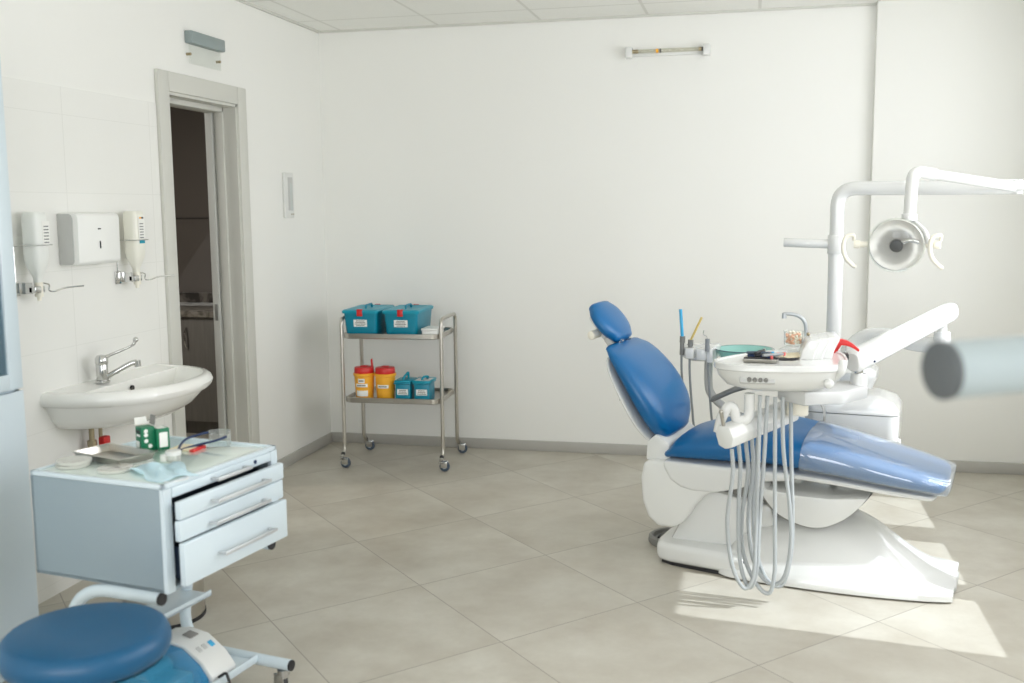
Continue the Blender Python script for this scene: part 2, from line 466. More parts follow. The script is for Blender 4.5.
# hallway beyond the door
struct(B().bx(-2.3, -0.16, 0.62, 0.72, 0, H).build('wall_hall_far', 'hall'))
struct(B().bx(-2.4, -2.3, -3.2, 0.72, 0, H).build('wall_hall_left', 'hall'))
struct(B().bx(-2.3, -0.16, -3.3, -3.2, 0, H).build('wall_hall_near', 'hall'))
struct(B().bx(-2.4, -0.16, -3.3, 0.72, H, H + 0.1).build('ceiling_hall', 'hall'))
struct(B().bx(-2.3, -0.16, 0.612, 0.62, 1.47, 1.475).build('trim_hall_seam', 'black'))
# hall cabinets with a worktop
kb = thing('base_cabinet', 'grey wood base cabinet with bow handle seen through the open doorway', 'cabinet', (-0.86, 0.02, 0))
B().bx(-0.235, 0.235, 0, 0.58, 0.09, 0.815).bx(-0.235, 0.235, 0.05, 0.58, 0, 0.09).build('body', 'greywood', kb)
dr = B().bx(-0.233, 0.233, -0.02, -0.001, 0.1, 0.81, bev=0.002).build('door', 'greywood', kb)
B().tube([(-0.165, -0.02, 0.60), (-0.165, -0.045, 0.63), (-0.165, -0.05, 0.67), (-0.165, -0.045, 0.71), (-0.165, -0.02, 0.74)], 0.006, 8, 4).build('handle', 'chrome', dr)
kb2 = dup(kb, (-1.335, 0.02, 0), label='grey wood base cabinet left of the one with the visible bow handle, behind the doorway')
tag(B().bx(-1.6, -0.6, -0.02, 0.6, 0.815, 0.858, bev=0.004).build('worktop', 'marble'), 'mottled stone worktop over the grey hall cabinets', 'worktop')
tag(B().bx(-1.6, -0.6, 0.59, 0.612, 0.858, 0.93).build('worktop_upstand', 'darkmarble'), 'low dark mottled upstand behind the hall worktop', 'upstand')

# ------------------------------------------------------------------ wall fittings
t = thing('exit_light', 'blue-grey emergency light box with clear plate, mounted above the door', 'light', (0.0, -1.465, 2.36))
B().bx(0.0, 0.042, -0.165, 0.165, -0.03, 0.03, bev=0.006).build('housing', 'signgrey', t)
pl = B().bx(0.018, 0.021, -0.16, 0.15, -0.125, -0.031).build('sign_plate', 'clear', t)
for yy in (-0.15, 0.14):
    B().cyl((0.0, yy, -0.08), (0.024, yy, -0.08), 0.007, n=12).build('standoff', 'brass', pl)
t = thing('thermometer', 'small white wall hygrometer with grey scale, between doorway and corner', 'thermometer', (0.0, -0.545, 1.612))
B().bx(0.0, 0.016, -0.062, 0.062, -0.135, 0.132, bev=0.005).build('body', 'white', t)
sc = B().bx(0.016, 0.0185, -0.02, 0.04, -0.09, 0.105, bev=0.001).build('scale_panel', 'greyside', t)
B().bx(0.0185, 0.0195, 0.002, 0.03, -0.085, 0.07).build('scale_print', 'scaleprint', sc)
for yy in (0.02, 0.045): B().cyl((0.016, yy, -0.112), (0.019, yy, -0.112), 0.004, n=10).build('screw', 'brass', t)

t = thing('towel_dispenser', 'white paper towel dispenser between the two bottle dispensers', 'dispenser', (0.004, -2.53, 1.31))
prof = [(0, 0.0), (0.075, 0.0), (0.09, 0.012), (0.092, 0.19), (0.085, 0.205), (0.07, 0.21), (0, 0.21)]
B().prism([(x, -0.14, z) for x, z in prof], (0, 0.28, 0), 0.006).build('cover', 'bright', t)
B().prism([(x * 0.75, -0.1435, z * 0.96 + 0.004) for x, z in prof], (0, 0.004, 0), 0.001).build('side_cover', 'greyside', t)
B().bx(0.0915, 0.0935, -0.012, 0.006, 0.142, 0.147).build('emblem', 'black', t)
B().bx(0.0915, 0.0935, -0.004, 0.002, 0.065, 0.095).build('lock_slot', 'black', t)

def soap(y, lab, m, teal):
    t = thing('bottle_dispenser', lab, 'dispenser', (0.004, y, 1.22))
    prof = [(0.001, 0.305), (0.030, 0.305), (0.036, 0.298), (0.038, 0.28), (0.038, 0.13), (0.033, 0.10), (0.02, 0.07), (0.014, 0.055), (0.014, 0.03), (0.001, 0.03)]
    bt = B()
    n = 28; e = 3.2; rings = []
    for r, z in prof:
        rings.append([V3((0.058 + (r * 0.95) * math.copysign(abs(math.cos(2 * PI * k / n)) ** (2 / e), math.cos(2 * PI * k / n)), r * 1.08 * math.copysign(abs(math.sin(2 * PI * k / n)) ** (2 / e), math.sin(2 * PI * k / n)), z)) for k in range(n)])
    bt.loft(rings)
    bo = bt.build('bottle', m, t)
    if teal:
        l1 = B().bx(0.094, 0.0955, -0.022, 0.026, 0.185, 0.285).build('label', 'paper', bo)
        B().bx(0.0955, 0.0965, -0.014, 0.0, 0.272, 0.279).build('orange_mark', 'yellow', bo)
        B().bx(0.0955, 0.0965, 0.002, 0.016, 0.272, 0.279).build('black_mark', 'black', bo)
        B().bx(0.094, 0.0965, -0.018, 0.02, 0.165, 0.178).build('teal_band', 'teal', bo)
    else:
        l1 = B().bx(0.094, 0.0955, -0.005, 0.036, 0.175, 0.27).build('label', 'paper', bo)
    g = B()
    for i in range(6): g.bx(0.0955, 0.096, 0.002 if not teal else -0.014, 0.030 if not teal else 0.014, 0.188 + i * 0.012, 0.192 + i * 0.012)
    g.build('lettering', 'ink', l1)
    # wire holder
    B().tube([(0.004, -0.055, 0.015), (0.004, -0.055, 0.175), (0.02, -0.05, 0.18), (0.095, -0.048, 0.18), (0.1, 0.0, 0.18), (0.095, 0.048, 0.18), (0.02, 0.05, 0.18), (0.004, 0.052, 0.18)], 0.002, 8).build('wire_holder', 'chrome', t)
    B().bx(0.0, 0.006, -0.075, -0.035, -0.01, 0.045, bev=0.002).bx(0.006, 0.06, -0.040, -0.034, -0.002, 0.04).bx(0.045, 0.075, -0.04, 0.018, 0.0, 0.026, bev=0.004).build('bracket', 'chrome', t)
    B().cyl((0.06, 0, -0.015), (0.06, 0, 0.04), 0.016, n=16).cyl((0.06, 0.0, -0.03), (0.06, 0.0, -0.015), 0.008, n=12).build('pump', 'ivory', t)
    B().tube([(0.07, 0.015, 0.036), (0.075, 0.04, 0.028), (0.07, 0.045, 0.006), (0.09, 0.05, 0.002), (0.12, 0.075, 0.014), (0.18, 0.105, 0.02)], 0.0032, 8, 4).build('elbow_lever', 'chrome', t)
    return t
soap(-2.885, 'clouded white bottle dispenser with wire holder, beside the glass cabinet', 'bottle', False)
soap(-2.235, 'cream bottle dispenser with teal label band, nearest the doorway', 'soap', True)

t = thing('uv_lamp', 'small germicidal tube lamp high on the back wall', 'lamp', (2.19, 0.0, 2.424))
B().bx(-0.235, 0.235, -0.015, 0.0, -0.022, 0.02, bev=0.003).build('back_plate', 'white', t)
for sx in (-1, 1): B().bx(sx * 0.225 - 0.02, sx * 0.225 + 0.02, -0.06, 0.0, -0.032, 0.03, bev=0.004).build('end_cap', 'white2', t)
tb = B().cyl((-0.21, -0.038, 0.004), (0.21, -0.038, 0.004), 0.011, n=16).build('tube', 'tubeglass', t)
for x0, x1 in ((-0.206, -0.17), (0.18, 0.2)): B().cyl((x0, -0.038, 0.004), (x1, -0.038, 0.004), 0.0115, n=12).build('electrode', 'brass', tb)
B().cyl((-0.066, -0.038, 0.004), (-0.052, -0.038, 0.004), 0.0118, n=12).build('amber_mark', 'yellow', tb)
for x0, x1 in ((-0.044, -0.038), (0.196, 0.206)): B().cyl((x0, -0.038, 0.004), (x1, -0.038, 0.004), 0.012, n=12).build('dark_mark', 'black', tb)

# ------------------------------------------------------------------ wash basin
t = thing('wash_basin', 'white ceramic wall-hung wash basin left of the doorway', 'sink', (0.004, -2.425, -0.012))
def dshape(hw, dep, n=48, e=2.35):
    """D outline: straight on the wall, rounded to the front"""
    o = []
    for k in range(n + 1):
        th = -PI / 2 + PI * k / n
        c, s = math.cos(th), math.sin(th)
        o.append((dep * (abs(c) ** (2 / e)), hw * math.copysign(abs(s) ** (2 / e), s)))
    return o
b = B()
rings = []
def ring(hw, dep, z, x0=0.0, dz=None):
    pts = [V3((x0 + x, y, z)) for x, y in dshape(hw, dep)]
    return pts
outer = [(0.24, 0.20, 0.662), (0.32, 0.28, 0.674), (0.358, 0.345, 0.712), (0.378, 0.385, 0.755), (0.386, 0.395, 0.772), (0.402, 0.415, 0.774), (0.416, 0.428, 0.788), (0.42, 0.432, 0.804), (0.414, 0.424, 0.822), (0.402, 0.41, 0.832), (0.385, 0.392, 0.833)]
for hw, dp, z in outer: rings.append(ring(hw, dp, z))
# inside of the bowl, set forward of the tap ledge
inner = [(0.375, 0.26, 0.824), (0.355, 0.245, 0.80), (0.32, 0.22, 0.75), (0.25, 0.17, 0.71), (0.12, 0.08, 0.703), (0.02, 0.02, 0.701)]
for hw, dp, z in inner:
    e = []
    for k, (x, y) in enumerate(dshape(1, 1)):
        th = -PI / 2 + PI * k / 48
        # superellipse closed shape mapped on the same vertices: front half from the D, back along a shallow curve
        e.append(V3((0.125 + dp * (x ** 1.0), hw * y, z)))
    rings.append(e)
b.loft(rings)
b.build('bowl', 'ceramic', t)
B().lathe([(0.0, 0.702), (0.022, 0.702), (0.022, 0.706), (0.0, 0.7065)], (0.13, 0, 0), 20).build('drain_fitting', 'chrome', t)
B().cyl((0.128, 0.0, 0.79), (0.136, 0.0, 0.79), 0.011, n=16).build('overflow_hole', 'black', t)
f = thing('basin_tap', 'chrome elbow-lever mixer tap standing on the wash basin', 'tap', (0.078, -2.545, 0.821))
B().cyl((0, 0, 0), (0, 0, 0.008), 0.03, n=24).cyl((0, 0, 0.006), (0, 0, 0.075), 0.024, n=24, bev=0.002).lathe([(0.024, 0.075), (0.026, 0.08), (0.026, 0.1), (0.018, 0.112), (0.0, 0.115)], n=24).build('body', 'chrome', f)
B().tube([(0.015, 0.005, 0.02), (0.05, 0.025, 0.042), (0.095, 0.055, 0.07), (0.12, 0.07, 0.078)], 0.011, 12, 5).cyl((0.12, 0.07, 0.084), (0.122, 0.071, 0.058), 0.014, n=16).build('spout', 'chrome', f)
B().tube([(0.01, 0.0, 0.1), (0.03, 0.02, 0.112), (0.08, 0.055, 0.135), (0.105, 0.07, 0.15), (0.112, 0.075, 0.165)], [0.007, 0.006, 0.005, 0.007, 0.01], 10, 4).ball((0.114, 0.077, 0.17), 0.0115).build('elbow_lever', 'chrome', f)
t = thing('water_valve', 'pipe stub with red valve handle under the wash basin', 'valve', (0.05, -2.60, 0.535))
B().cyl((0, 0, -0.12), (0, 0, 0.12), 0.011, n=14).cyl((0, 0, 0.0), (0, 0, 0.05), 0.019, n=8).cyl((0, 0.06, 0.0), (0, 0.06, 0.12), 0.008, n=12).build('pipe', 'brass', t)
B().bx(0.0, 0.03, 0.04, 0.085, 0.01, 0.055, bev=0.006).bx(0.004, 0.024, 0.05, 0.09, -0.015, 0.015, bev=0.005).build('handle', 'red', t)

# ------------------------------------------------------------------ tall glass cabinet at the left
t = thing('medicine_cabinet', 'tall pale blue cabinet with glass upper door against the tiled wall', 'cabinet', (0.006, -3.43, 0.0))
b = B(); W, Dp, Hc = 0.75, 0.375, 2.02
b.bx(0, Dp, -0.018, 0, 0.03, Hc).bx(0, Dp, -W, -W + 0.018, 0.03, Hc).bx(0, 0.01, -W, 0, 0.03, Hc).bx(0, Dp, -W, 0, Hc - 0.018, Hc).bx(0, Dp, -W, 0, 0.03, 0.05).bx(0, Dp, -W, 0, 0.935, 0.953).bx(0, Dp - 0.04, -W + 0.02, -0.02, 0, 0.03)
b.build('body', 'cartblue', t)
d = B()
fx0, fx1 = Dp, Dp + 0.02
d.bx(fx0, fx1, -0.062, -0.001, 0.958, Hc - 0.004, bev=0.003).bx(fx0, fx1, -W + 0.001, -W + 0.062, 0.958, Hc - 0.004, bev=0.003).bx(fx0, fx1, -W + 0.06, -0.06, 0.958, 1.01, bev=0.003).bx(fx0, fx1, -W + 0.06, -0.06, Hc - 0.06, Hc - 0.004, bev=0.003)
d = d.build('glass_door', 'cartblue', t)
B().bx(Dp + 0.007, Dp + 0.012, -W + 0.058, -0.058, 1.005, Hc - 0.056).build('glass_pane', 'cabglass', d)
d2 = B().bx(fx0, fx1, -W + 0.001, -0.001, 0.055, 0.95, bev=0.003).build('lower_door', 'cartblue', t)
for zz in (1.3, 1.62): B().bx(0.012, Dp - 0.02, -W + 0.02, -0.02, zz, zz + 0.008).build('shelf', 'clear', t)
tag(B().lathe([(0, 0), (0.03, 0), (0.032, 0.01), (0.032, 0.08), (0.014, 0.1), (0.014, 0.12), (0, 0.12)], n=20).build('medicine_bottle', 'card', loc=(0.29, -3.54, 0.953)), 'brown-grey bottle standing behind the glass cabinet door', 'bottle')
tag(B().bx(-0.05, 0.05, -0.07, 0.07, 0, 0.07, bev=0.003).build('supply_box', 'bluegrey', loc=(0.24, -3.66, 1.308)), 'blue-grey box on the lower glass shelf of the cabinet', 'box')

# ------------------------------------------------------------------ pedal bin under the basin
tag(B().prism([(-0.014, -0.006, 0.0), (0.010, -0.010, 0.0), (0.016, 0.004, 0.0), (-0.004, 0.010, 0.0)], (0, 0, 0.002)).build('paper_scrap', 'cream', loc=(0.509, -2.035, 0.0)), 'tiny cream paper scrap on the floor right of the drawer cart', 'scrap')
t = thing('pedal_bin', 'brushed steel bin standing behind the drawer cart', 'bin', (0.552, -2.93, 0.0))
B().lathe([(0.0, 0.0), (0.152, 0.0), (0.153, 0.006), (0.153, 0.014), (0.0, 0.014)], n=40).build('foot_ring', 'black', t)
B().lathe([(0.0, 0.014), (0.15, 0.014), (0.15, 0.37), (0.0, 0.37)], n=40).build('body', 'steel', t)
B().lathe([(0.152, 0.37), (0.154, 0.385), (0.12, 0.42), (0.05, 0.435), (0.0, 0.437)], n=40).build('lid', 'steel', t)

# ------------------------------------------------------------------ drawer cart
CR = math.radians(-9.5)
cart = thing('drawer_cart', 'pale blue wheeled drawer cart with glass top in front of the wash basin', 'cart', (1.0, -3.625, 0.0), CR)
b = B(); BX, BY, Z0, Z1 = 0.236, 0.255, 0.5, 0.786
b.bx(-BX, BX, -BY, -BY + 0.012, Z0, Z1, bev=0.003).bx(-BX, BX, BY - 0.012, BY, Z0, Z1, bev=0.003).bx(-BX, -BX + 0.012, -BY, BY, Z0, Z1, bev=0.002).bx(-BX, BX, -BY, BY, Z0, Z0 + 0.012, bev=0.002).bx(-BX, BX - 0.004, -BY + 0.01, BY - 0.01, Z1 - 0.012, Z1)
b.build('body', 'cartshade', cart)
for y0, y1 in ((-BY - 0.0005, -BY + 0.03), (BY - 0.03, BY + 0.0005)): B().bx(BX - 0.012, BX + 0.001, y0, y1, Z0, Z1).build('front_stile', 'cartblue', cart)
b = B()   # top rim
b.bx(-BX, BX, -BY, -BY + 0.014, Z1, Z1 + 0.014, bev=0.003).bx(-BX, BX, BY - 0.014, BY, Z1, Z1 + 0.014, bev=0.003).bx(-BX, -BX + 0.014, -BY, BY, Z1, Z1 + 0.014, bev=0.003).bx(BX - 0.014, BX, -BY, BY, Z1, Z1 + 0.014, bev=0.003)
b.build('top_rim', 'cartblue', cart)
B().bx(-BX + 0.01, BX - 0.01, -BY + 0.01, BY - 0.01, Z1 - 0.001, Z1 + 0.003).build('top_panel', 'white', cart)
B().bx(-BX + 0.014, BX - 0.014, -BY + 0.014, BY - 0.014, Z1 + 0.005, Z1 + 0.010, bev=0.001).build('glass_top', 'glasstop', cart)
def drawer(z0, z1, ux, hy0, hy1, hz, w=0.24, deep=True):
    o = B().bx(ux - 0.018, ux, -w, w, z0, z1, bev=0.003).build('drawer', 'cartblue', cart)
    if deep:
        B().bx(-BX + 0.04, ux - 0.018, -w + 0.025, -w + 0.03, z0 + 0.012, z1 - 0.02).bx(-BX + 0.04, ux - 0.018, w - 0.03, w - 0.025, z0 + 0.012, z1 - 0.02).bx(-BX + 0.04, ux - 0.018, -w + 0.03, w - 0.03, z0 + 0.008, z0 + 0.014).build('drawer_tray', 'dark', o)
    h = B()
    h.box((ux + 0.026, (hy0 + hy1) / 2, hz), (0.007, hy1 - hy0, 0.0105), bev=0.002)
    for yy in (hy0 + 0.006, hy1 - 0.006): h.bx(ux - 0.001, ux + 0.026, yy - 0.005, yy + 0.005, hz - 0.0035, hz + 0.0035)
    h.build('handle', 'handle', o)
    return o
d0 = drawer(0.758, 0.786, BX + 0.004, -0.065, 0.09, 0.772, 0.222, False)
B().cyl((BX + 0.003, 0.14, 0.774), (BX + 0.007, 0.14, 0.774), 0.006, n=14).build('keyhole', 'navy', d0)
drawer(0.703, 0.752, 0.274, -0.112, 0.135, 0.725, 0.236)
drawer(0.642, 0.699, 0.27, -0.117, 0.135, 0.663, 0.236)
drawer(0.52, 0.638, 0.281, -0.10, 0.145, 0.572, 0.236)
for yy in (-0.2, 0.225): B().cyl((0.2, yy, 0.485), (0.2, yy, Z0), 0.01, n=10).build('bumper', 'black', cart)
for sy in (-1, 1):
    v = sy * 0.25
    fr = B().tube(round_path([(0.205, v, 0.481), (-0.105, v, 0.481), (-0.165, v, 0.095), (0.262, v, 0.09)], 0.14, 8), 0.0185, 16).build('side_frame', 'cartblue', cart)
    B().tube([(-0.04, v, 0.0935), (-0.26, v, 0.0935)], 0.0185, 16).build('rear_foot', 'cartblue', fr)
    B().cyl((0.2049, v, 0.481), (0.212, v, 0.481), 0.0175, n=16).build('end_plug', 'black', fr)
    B().cyl((0.2619, v, 0.09), (0.268, v, 0.09), 0.0175, n=16).build('end_plug', 'black', fr)
B().bx(-0.16, -0.03, -0.245, 0.245, 0.282, 0.29, bev=0.002).bx(-0.035, -0.03, -0.245, 0.245, 0.282, 0.302, bev=0.001).build('shelf', 'cartblue', cart)
B().bx(-0.16, 0.15, -0.235, 0.235, 0.09, 0.096, bev=0.002).bx(0.145, 0.15, -0.235, 0.235, 0.09, 0.115, bev=0.001).build('shelf', 'cartblue', cart)
for ux in (-0.235, 0.235):
    for sy in (-1, 1):
        v = sy * 0.25
        ca = B().cyl((ux, v, 0.058), (ux, v, 0.074), 0.02, n=18).cyl((ux, v, 0.045), (ux, v, 0.063), 0.013, n=14).bx(ux - 0.028, ux + 0.008, v - 0.015, v - 0.010, 0.018, 0.062, bev=0.003).bx(ux - 0.028, ux + 0.008, v + 0.010, v + 0.015, 0.018, 0.062, bev=0.003).build('caster', 'chrome', cart)
        B().cyl((ux - 0.012, v - 0.009, 0.0225), (ux - 0.012, v + 0.009, 0.0225), 0.0225, n=20, bev=0.003).build('wheel', 'black', ca)

cM = Matrix.Translation(V3((1.0, -3.625, 0))) @ Matrix.Rotation(CR, 4, 'Z')
def onc(u, v, z): return tuple(cM @ V3((u, v, z)))
TOP = Z1 + 0.010
def petri(u, v, z, lab, n2=1):
    o = thing('petri_dish', lab, 'dish', onc(u, v, z), 0.0)
    B().lathe([(0.0, 0.0), (0.046, 0.0), (0.047, 0.001), (0.047, 0.007), (0.0455, 0.007), (0.0455, 0.002), (0, 0.002)], n=36).build('base', 'dish', o)
    B().lathe([(0.049, 0.003), (0.049, 0.0085), (0.048, 0.0095), (0.0, 0.0095), (0.0, 0.0083), (0.0476, 0.0083), (0.0478, 0.003)], n=36).build('lid', 'dish', o)
    return o
petri(-0.17, -0.16, TOP, 'lower clear petri dish of the stack of two on the cart corner')
petri(-0.167, -0.158, TOP + 0.0097, 'upper clear petri dish of the stack of two on the cart corner')
petri(-0.015, -0.16, TOP, 'single clear petri dish between the stacked pair and the blue mask')
t = thing('steel_tray', 'shallow rectangular steel instrument tray behind the petri dishes', 'tray', onc(-0.125, -0.045, TOP), CR + math.radians(-10))
b = B()
def trayrings(hx, hy, h, th=0.0015, fl=0.006):
    def rr(ax, ay, z): return [V3((sx * ax, sy * ay, z)) for sx, sy in ((-1, -1), (1, -1), (1, 1), (-1, 1))]
    return [rr(hx * 0.94, hy * 0.92, 0), rr(hx, hy, h), rr(hx + fl, hy + fl, h), rr(hx + fl, hy + fl, h + th), rr(hx - th, hy - th, h + th), rr(hx * 0.94 - th, hy * 0.92 - th, th)]
b.loft(trayrings(0.105, 0.062, 0.02)); b.build('tray_body', 'steel', t, sharp=20)
# folded mask
t = thing('face_mask', 'crumpled pale blue face mask on the cart glass top', 'mask', onc(0.125, -0.14, TOP), CR + math.radians(-24))
b = B(); nx, ny = 14, 9
rows = []
for j in range(ny):
    v = -0.058 + 0.116 * j / (ny - 1)
    rows.append([V3((-0.1 + 0.2 * i / (nx - 1) + 0.012 * math.sin(j), v + 0.006 * math.sin(i * 1.1), 0.003 + 0.022 * max(0, math.sin(j * 1.55 + 0.3 * i)) * math.sin(PI * i / (nx - 1)) + 0.004 * math.sin(PI * j / (ny - 1)))) for i in range(nx)])
b.loft(rows, cap=False, closed=False)
o = b.build('mask_fabric', 'mask', t); md = o.modifiers.new('thick', 'SOLIDIFY'); md.thickness = 0.0015
for sx in (-1, 1): B().tube([(sx * 0.083, -0.04, 0.004), (sx * 0.12, -0.03, 0.003), (sx * 0.125, 0.02, 0.003), (sx * 0.083, 0.04, 0.004)], 0.0014, 6, 5).build('ear_loop', 'white', t)
# green cartons
t = thing('glove_carton', 'open dark green carton with raised grey flap on the cart top', 'box', onc(-0.115, 0.075, TOP), CR + math.radians(-25))
B().bx(-0.022, 0.022, -0.02, 0.022, 0, 0.074, bev=0.001).build('carton', 'green', t)
B().prism([(-0.018, 0.0225, 0.076), (0.02, 0.0225, 0.076), (0.02, 0.028, 0.105), (-0.018, 0.028, 0.105)], (0, 0.001, 0)).build('flap', 'card', t)
B().prism([(-0.0245, -0.02, 0.077), (-0.0245, 0.02, 0.077), (-0.031, 0.018, 0.098), (-0.031, -0.018, 0.098)], (0.001, 0, 0)).build('side_flap', 'paper', t)
B().bx(-0.016, 0.004, -0.0212, -0.02, 0.008, 0.03).build('label', 'paper', t)
B().bx(-0.012, 0.012, -0.0212, -0.02, 0.045, 0.051).build('label', 'paper', t)
B().bx(-0.015, 0.013, -0.0212, -0.02, 0.055, 0.064).build('lettering', 'black', t)
b = B()
for zz in (0.015, 0.032, 0.05, 0.062): b.ball((0.0222, -0.006 + 0.012 * ((zz * 1000) % 2), zz), 0.0065, (0.1, 1, 1), 12)
b.build('white_print', 'paper', t)
t = thing('green_carton', 'closed green and white carton behind the open green carton', 'box', onc(-0.085, 0.108, TOP), CR + math.radians(-25))
B().bx(-0.022, 0.022, -0.02, 0.02, 0, 0.066, bev=0.001).build('carton', 'green', t)
B().bx(0.022, 0.0232, -0.013, 0.013, 0.008, 0.054).build('label', 'paper', t)
B().bx(-0.016, 0.016, -0.014, 0.014, 0.066, 0.0668).build('top_label', 'paper', t)
# cup, card, glasses
t = thing('ointment_jar', 'small clear lidded jar beside the safety glasses on the cart', 'jar', onc(0.06, -0.005, TOP))
B().lathe([(0.0, 0.0), (0.02, 0.0), (0.021, 0.002), (0.021, 0.018), (0.0, 0.018)], n=24).build('jar_body', 'dish', t)
B().lathe([(0.023, 0.018), (0.023, 0.028), (0.021, 0.03), (0.0, 0.03), (0.0, 0.018), (0.023, 0.018)], n=24).build('lid', 'white', t)
t = thing('paper_packet', 'cream paper packet with a red strip on the cart top', 'packet', onc(0.0, 0.135, TOP), CR + math.radians(8))
B().bx(-0.045, 0.04, -0.035, 0.035, 0, 0.006, bev=0.001).build('packet', 'cream', t)
B().bx(0.028, 0.043, -0.042, 0.028, 0.0, 0.0075, bev=0.001).build('red_strip', 'red', t)
t = thing('safety_glasses', 'clear safety glasses with navy temples on the cart top', 'glasses', onc(0, 0, TOP), CR)
b = B(); arc = []
for k in range(17):
    a = PI * k / 16
    arc.append((0.066 - 0.036 * math.cos(a), 0.192 + 0.042 * math.sin(a)))
b.loft([[V3((x, y, 0.002)) for x, y in arc], [V3((x * 1.0, y + 0.003, 0.024)) for x, y in arc], [V3((x, y, 0.046)) for x, y in arc]], cap=False, closed=False)
o = b.build('lens', 'lens', t); md = o.modifiers.new('thick', 'SOLIDIFY'); md.thickness = 0.003
B().tube([(x, y, 0.046) for x, y in arc], 0.002, 6).build('brow_edge', 'lens', t)
B().tube([(0.03, 0.192, 0.042), (0.012, 0.16, 0.038), (-0.004, 0.125, 0.03), (0.012, 0.075, 0.014), (0.06, 0.015, 0.004)], 0.0038, 8, 6).build('temple', 'navy', t)
B().tube([(0.10, 0.192, 0.034), (0.07, 0.175, 0.022), (0.03, 0.16, 0.012), (0.004, 0.12, 0.005), (0.0, 0.07, 0.004)], 0.0038, 8, 6).build('temple', 'navy', t)

# sealing device on the lower shelf
t = thing('sealing_machine', 'white device with clear blue hood on the cart bottom shelf', 'device', onc(0.0, 0.035, 0.0965), CR)
def halfdisc(w, h, n=14):
    return [(-w, 0.0), (-w, h * 0.35)] + [(w * -math.cos(PI * k / n) * 1.0, h * 0.35 + h * 0.65 * math.sin(PI * k / n)) for k in range(1, n)] + [(w, h * 0.35), (w, 0.0)]
# long axis = local v (towards the far side is +v), profile across u
P = [(-0.12, 0.0), (-0.12, 0.075), (-0.10, 0.105), (-0.04, 0.118), (0.03, 0.108), (0.095, 0.065), (0.13, 0.022), (0.132, 0.0)]
B().prism([(u, 0.0, z) for u, z in P], (0, 0.115, 0), 0.006).build('housing', 'white', t)
P2 = [(u * 0.95, z * 0.96) for u, z in P]
B().prism([(u, -0.19, z) for u, z in P2], (0, 0.188, 0), 0.012).build('hood', 'bluecover', t)
B().bx(-0.09, 0.08, -0.16, -0.02, 0.0, 0.045, bev=0.01).cyl((-0.02, -0.13, 0.055), (-0.02, -0.03, 0.055), 0.03, n=18).build('mechanism', 'signgrey', t)
for uu, vv, zz, w, h, ry, m, nm in ((0.0, 0.065, 0.1155, 0.034, 0.036, 10, 'card', 'display'), (0.062, 0.085, 0.0885, 0.022, 0.016, 35, 'bluestick', 'button'), (0.06, 0.03, 0.0895, 0.02, 0.014, 35, 'greyside', 'button'), (0.06, 0.055, 0.0895, 0.02, 0.014, 35, 'greyside', 'button')):
    B().box((uu, vv, zz), (w, h, 0.004), (0, math.radians(ry), 0), 0.001).build(nm, m, t)
tag(B().tube([onc(0.134, 0.06, 0.112), onc(0.165, 0.06, 0.125), onc(0.185, 0.045, 0.06), onc(0.185, -0.02, 0.008), onc(0.22, -0.2, 0.006), onc(0.1, -0.45, 0.006)], 0.0045, 8, 8).build('power_cord', 'black'), 'black power cord hanging from the sealing device on the cart', 'cord')

# ------------------------------------------------------------------ stool
t = thing('round_stool', 'round blue upholstered stool in front of the drawer cart', 'stool', (1.15, -4.215, 0.0))
def disc(r, z0, z1, k=0.03):
    prof = [(0.0, z0), (r - k * 0.6, z0)]
    for i in range(9):
        a = -PI / 2 + PI * i / 8
        prof.append((r - k + k * math.cos(a), (z0 + z1) / 2 + (z1 - z0) / 2 * math.sin(a)))
    prof += [(r * 0.5, z1 + 0.004), (0.0, z1 + 0.005)]
    return prof
B().lathe(disc(0.198, 0.446, 0.522, 0.028), n=64).build('seat', 'blue2', t)
B().lathe([(0.0, 0.434), (0.15, 0.434), (0.155, 0.446), (0.0, 0.446)], n=40).build('seat_plate', 'black', t)
B().cyl((0, 0, 0.08), (0, 0, 0.3), 0.026, n=20).cyl((0, 0, 0.3), (0, 0, 0.44), 0.015, n=20).build('gas_column', 'chrome', t)
for k in range(5):
    a = 2 * PI * k / 5 + 0.3
    c, s = math.cos(a), math.sin(a)
    lg = B().tube([(0.02 * c, 0.02 * s, 0.1), (0.13 * c, 0.13 * s, 0.085), (0.24 * c, 0.24 * s, 0.062)], [0.02, 0.018, 0.013], 10, 4).build('leg', 'chrome', t)
    B().cyl((0.24 * c - 0.012 * s, 0.24 * s + 0.012 * c, 0.025), (0.24 * c + 0.012 * s, 0.24 * s - 0.012 * c, 0.025), 0.025, n=18, bev=0.004).cyl((0.24 * c, 0.24 * s, 0.03), (0.24 * c, 0.24 * s, 0.062), 0.008, n=8).build('caster', 'black', lg)

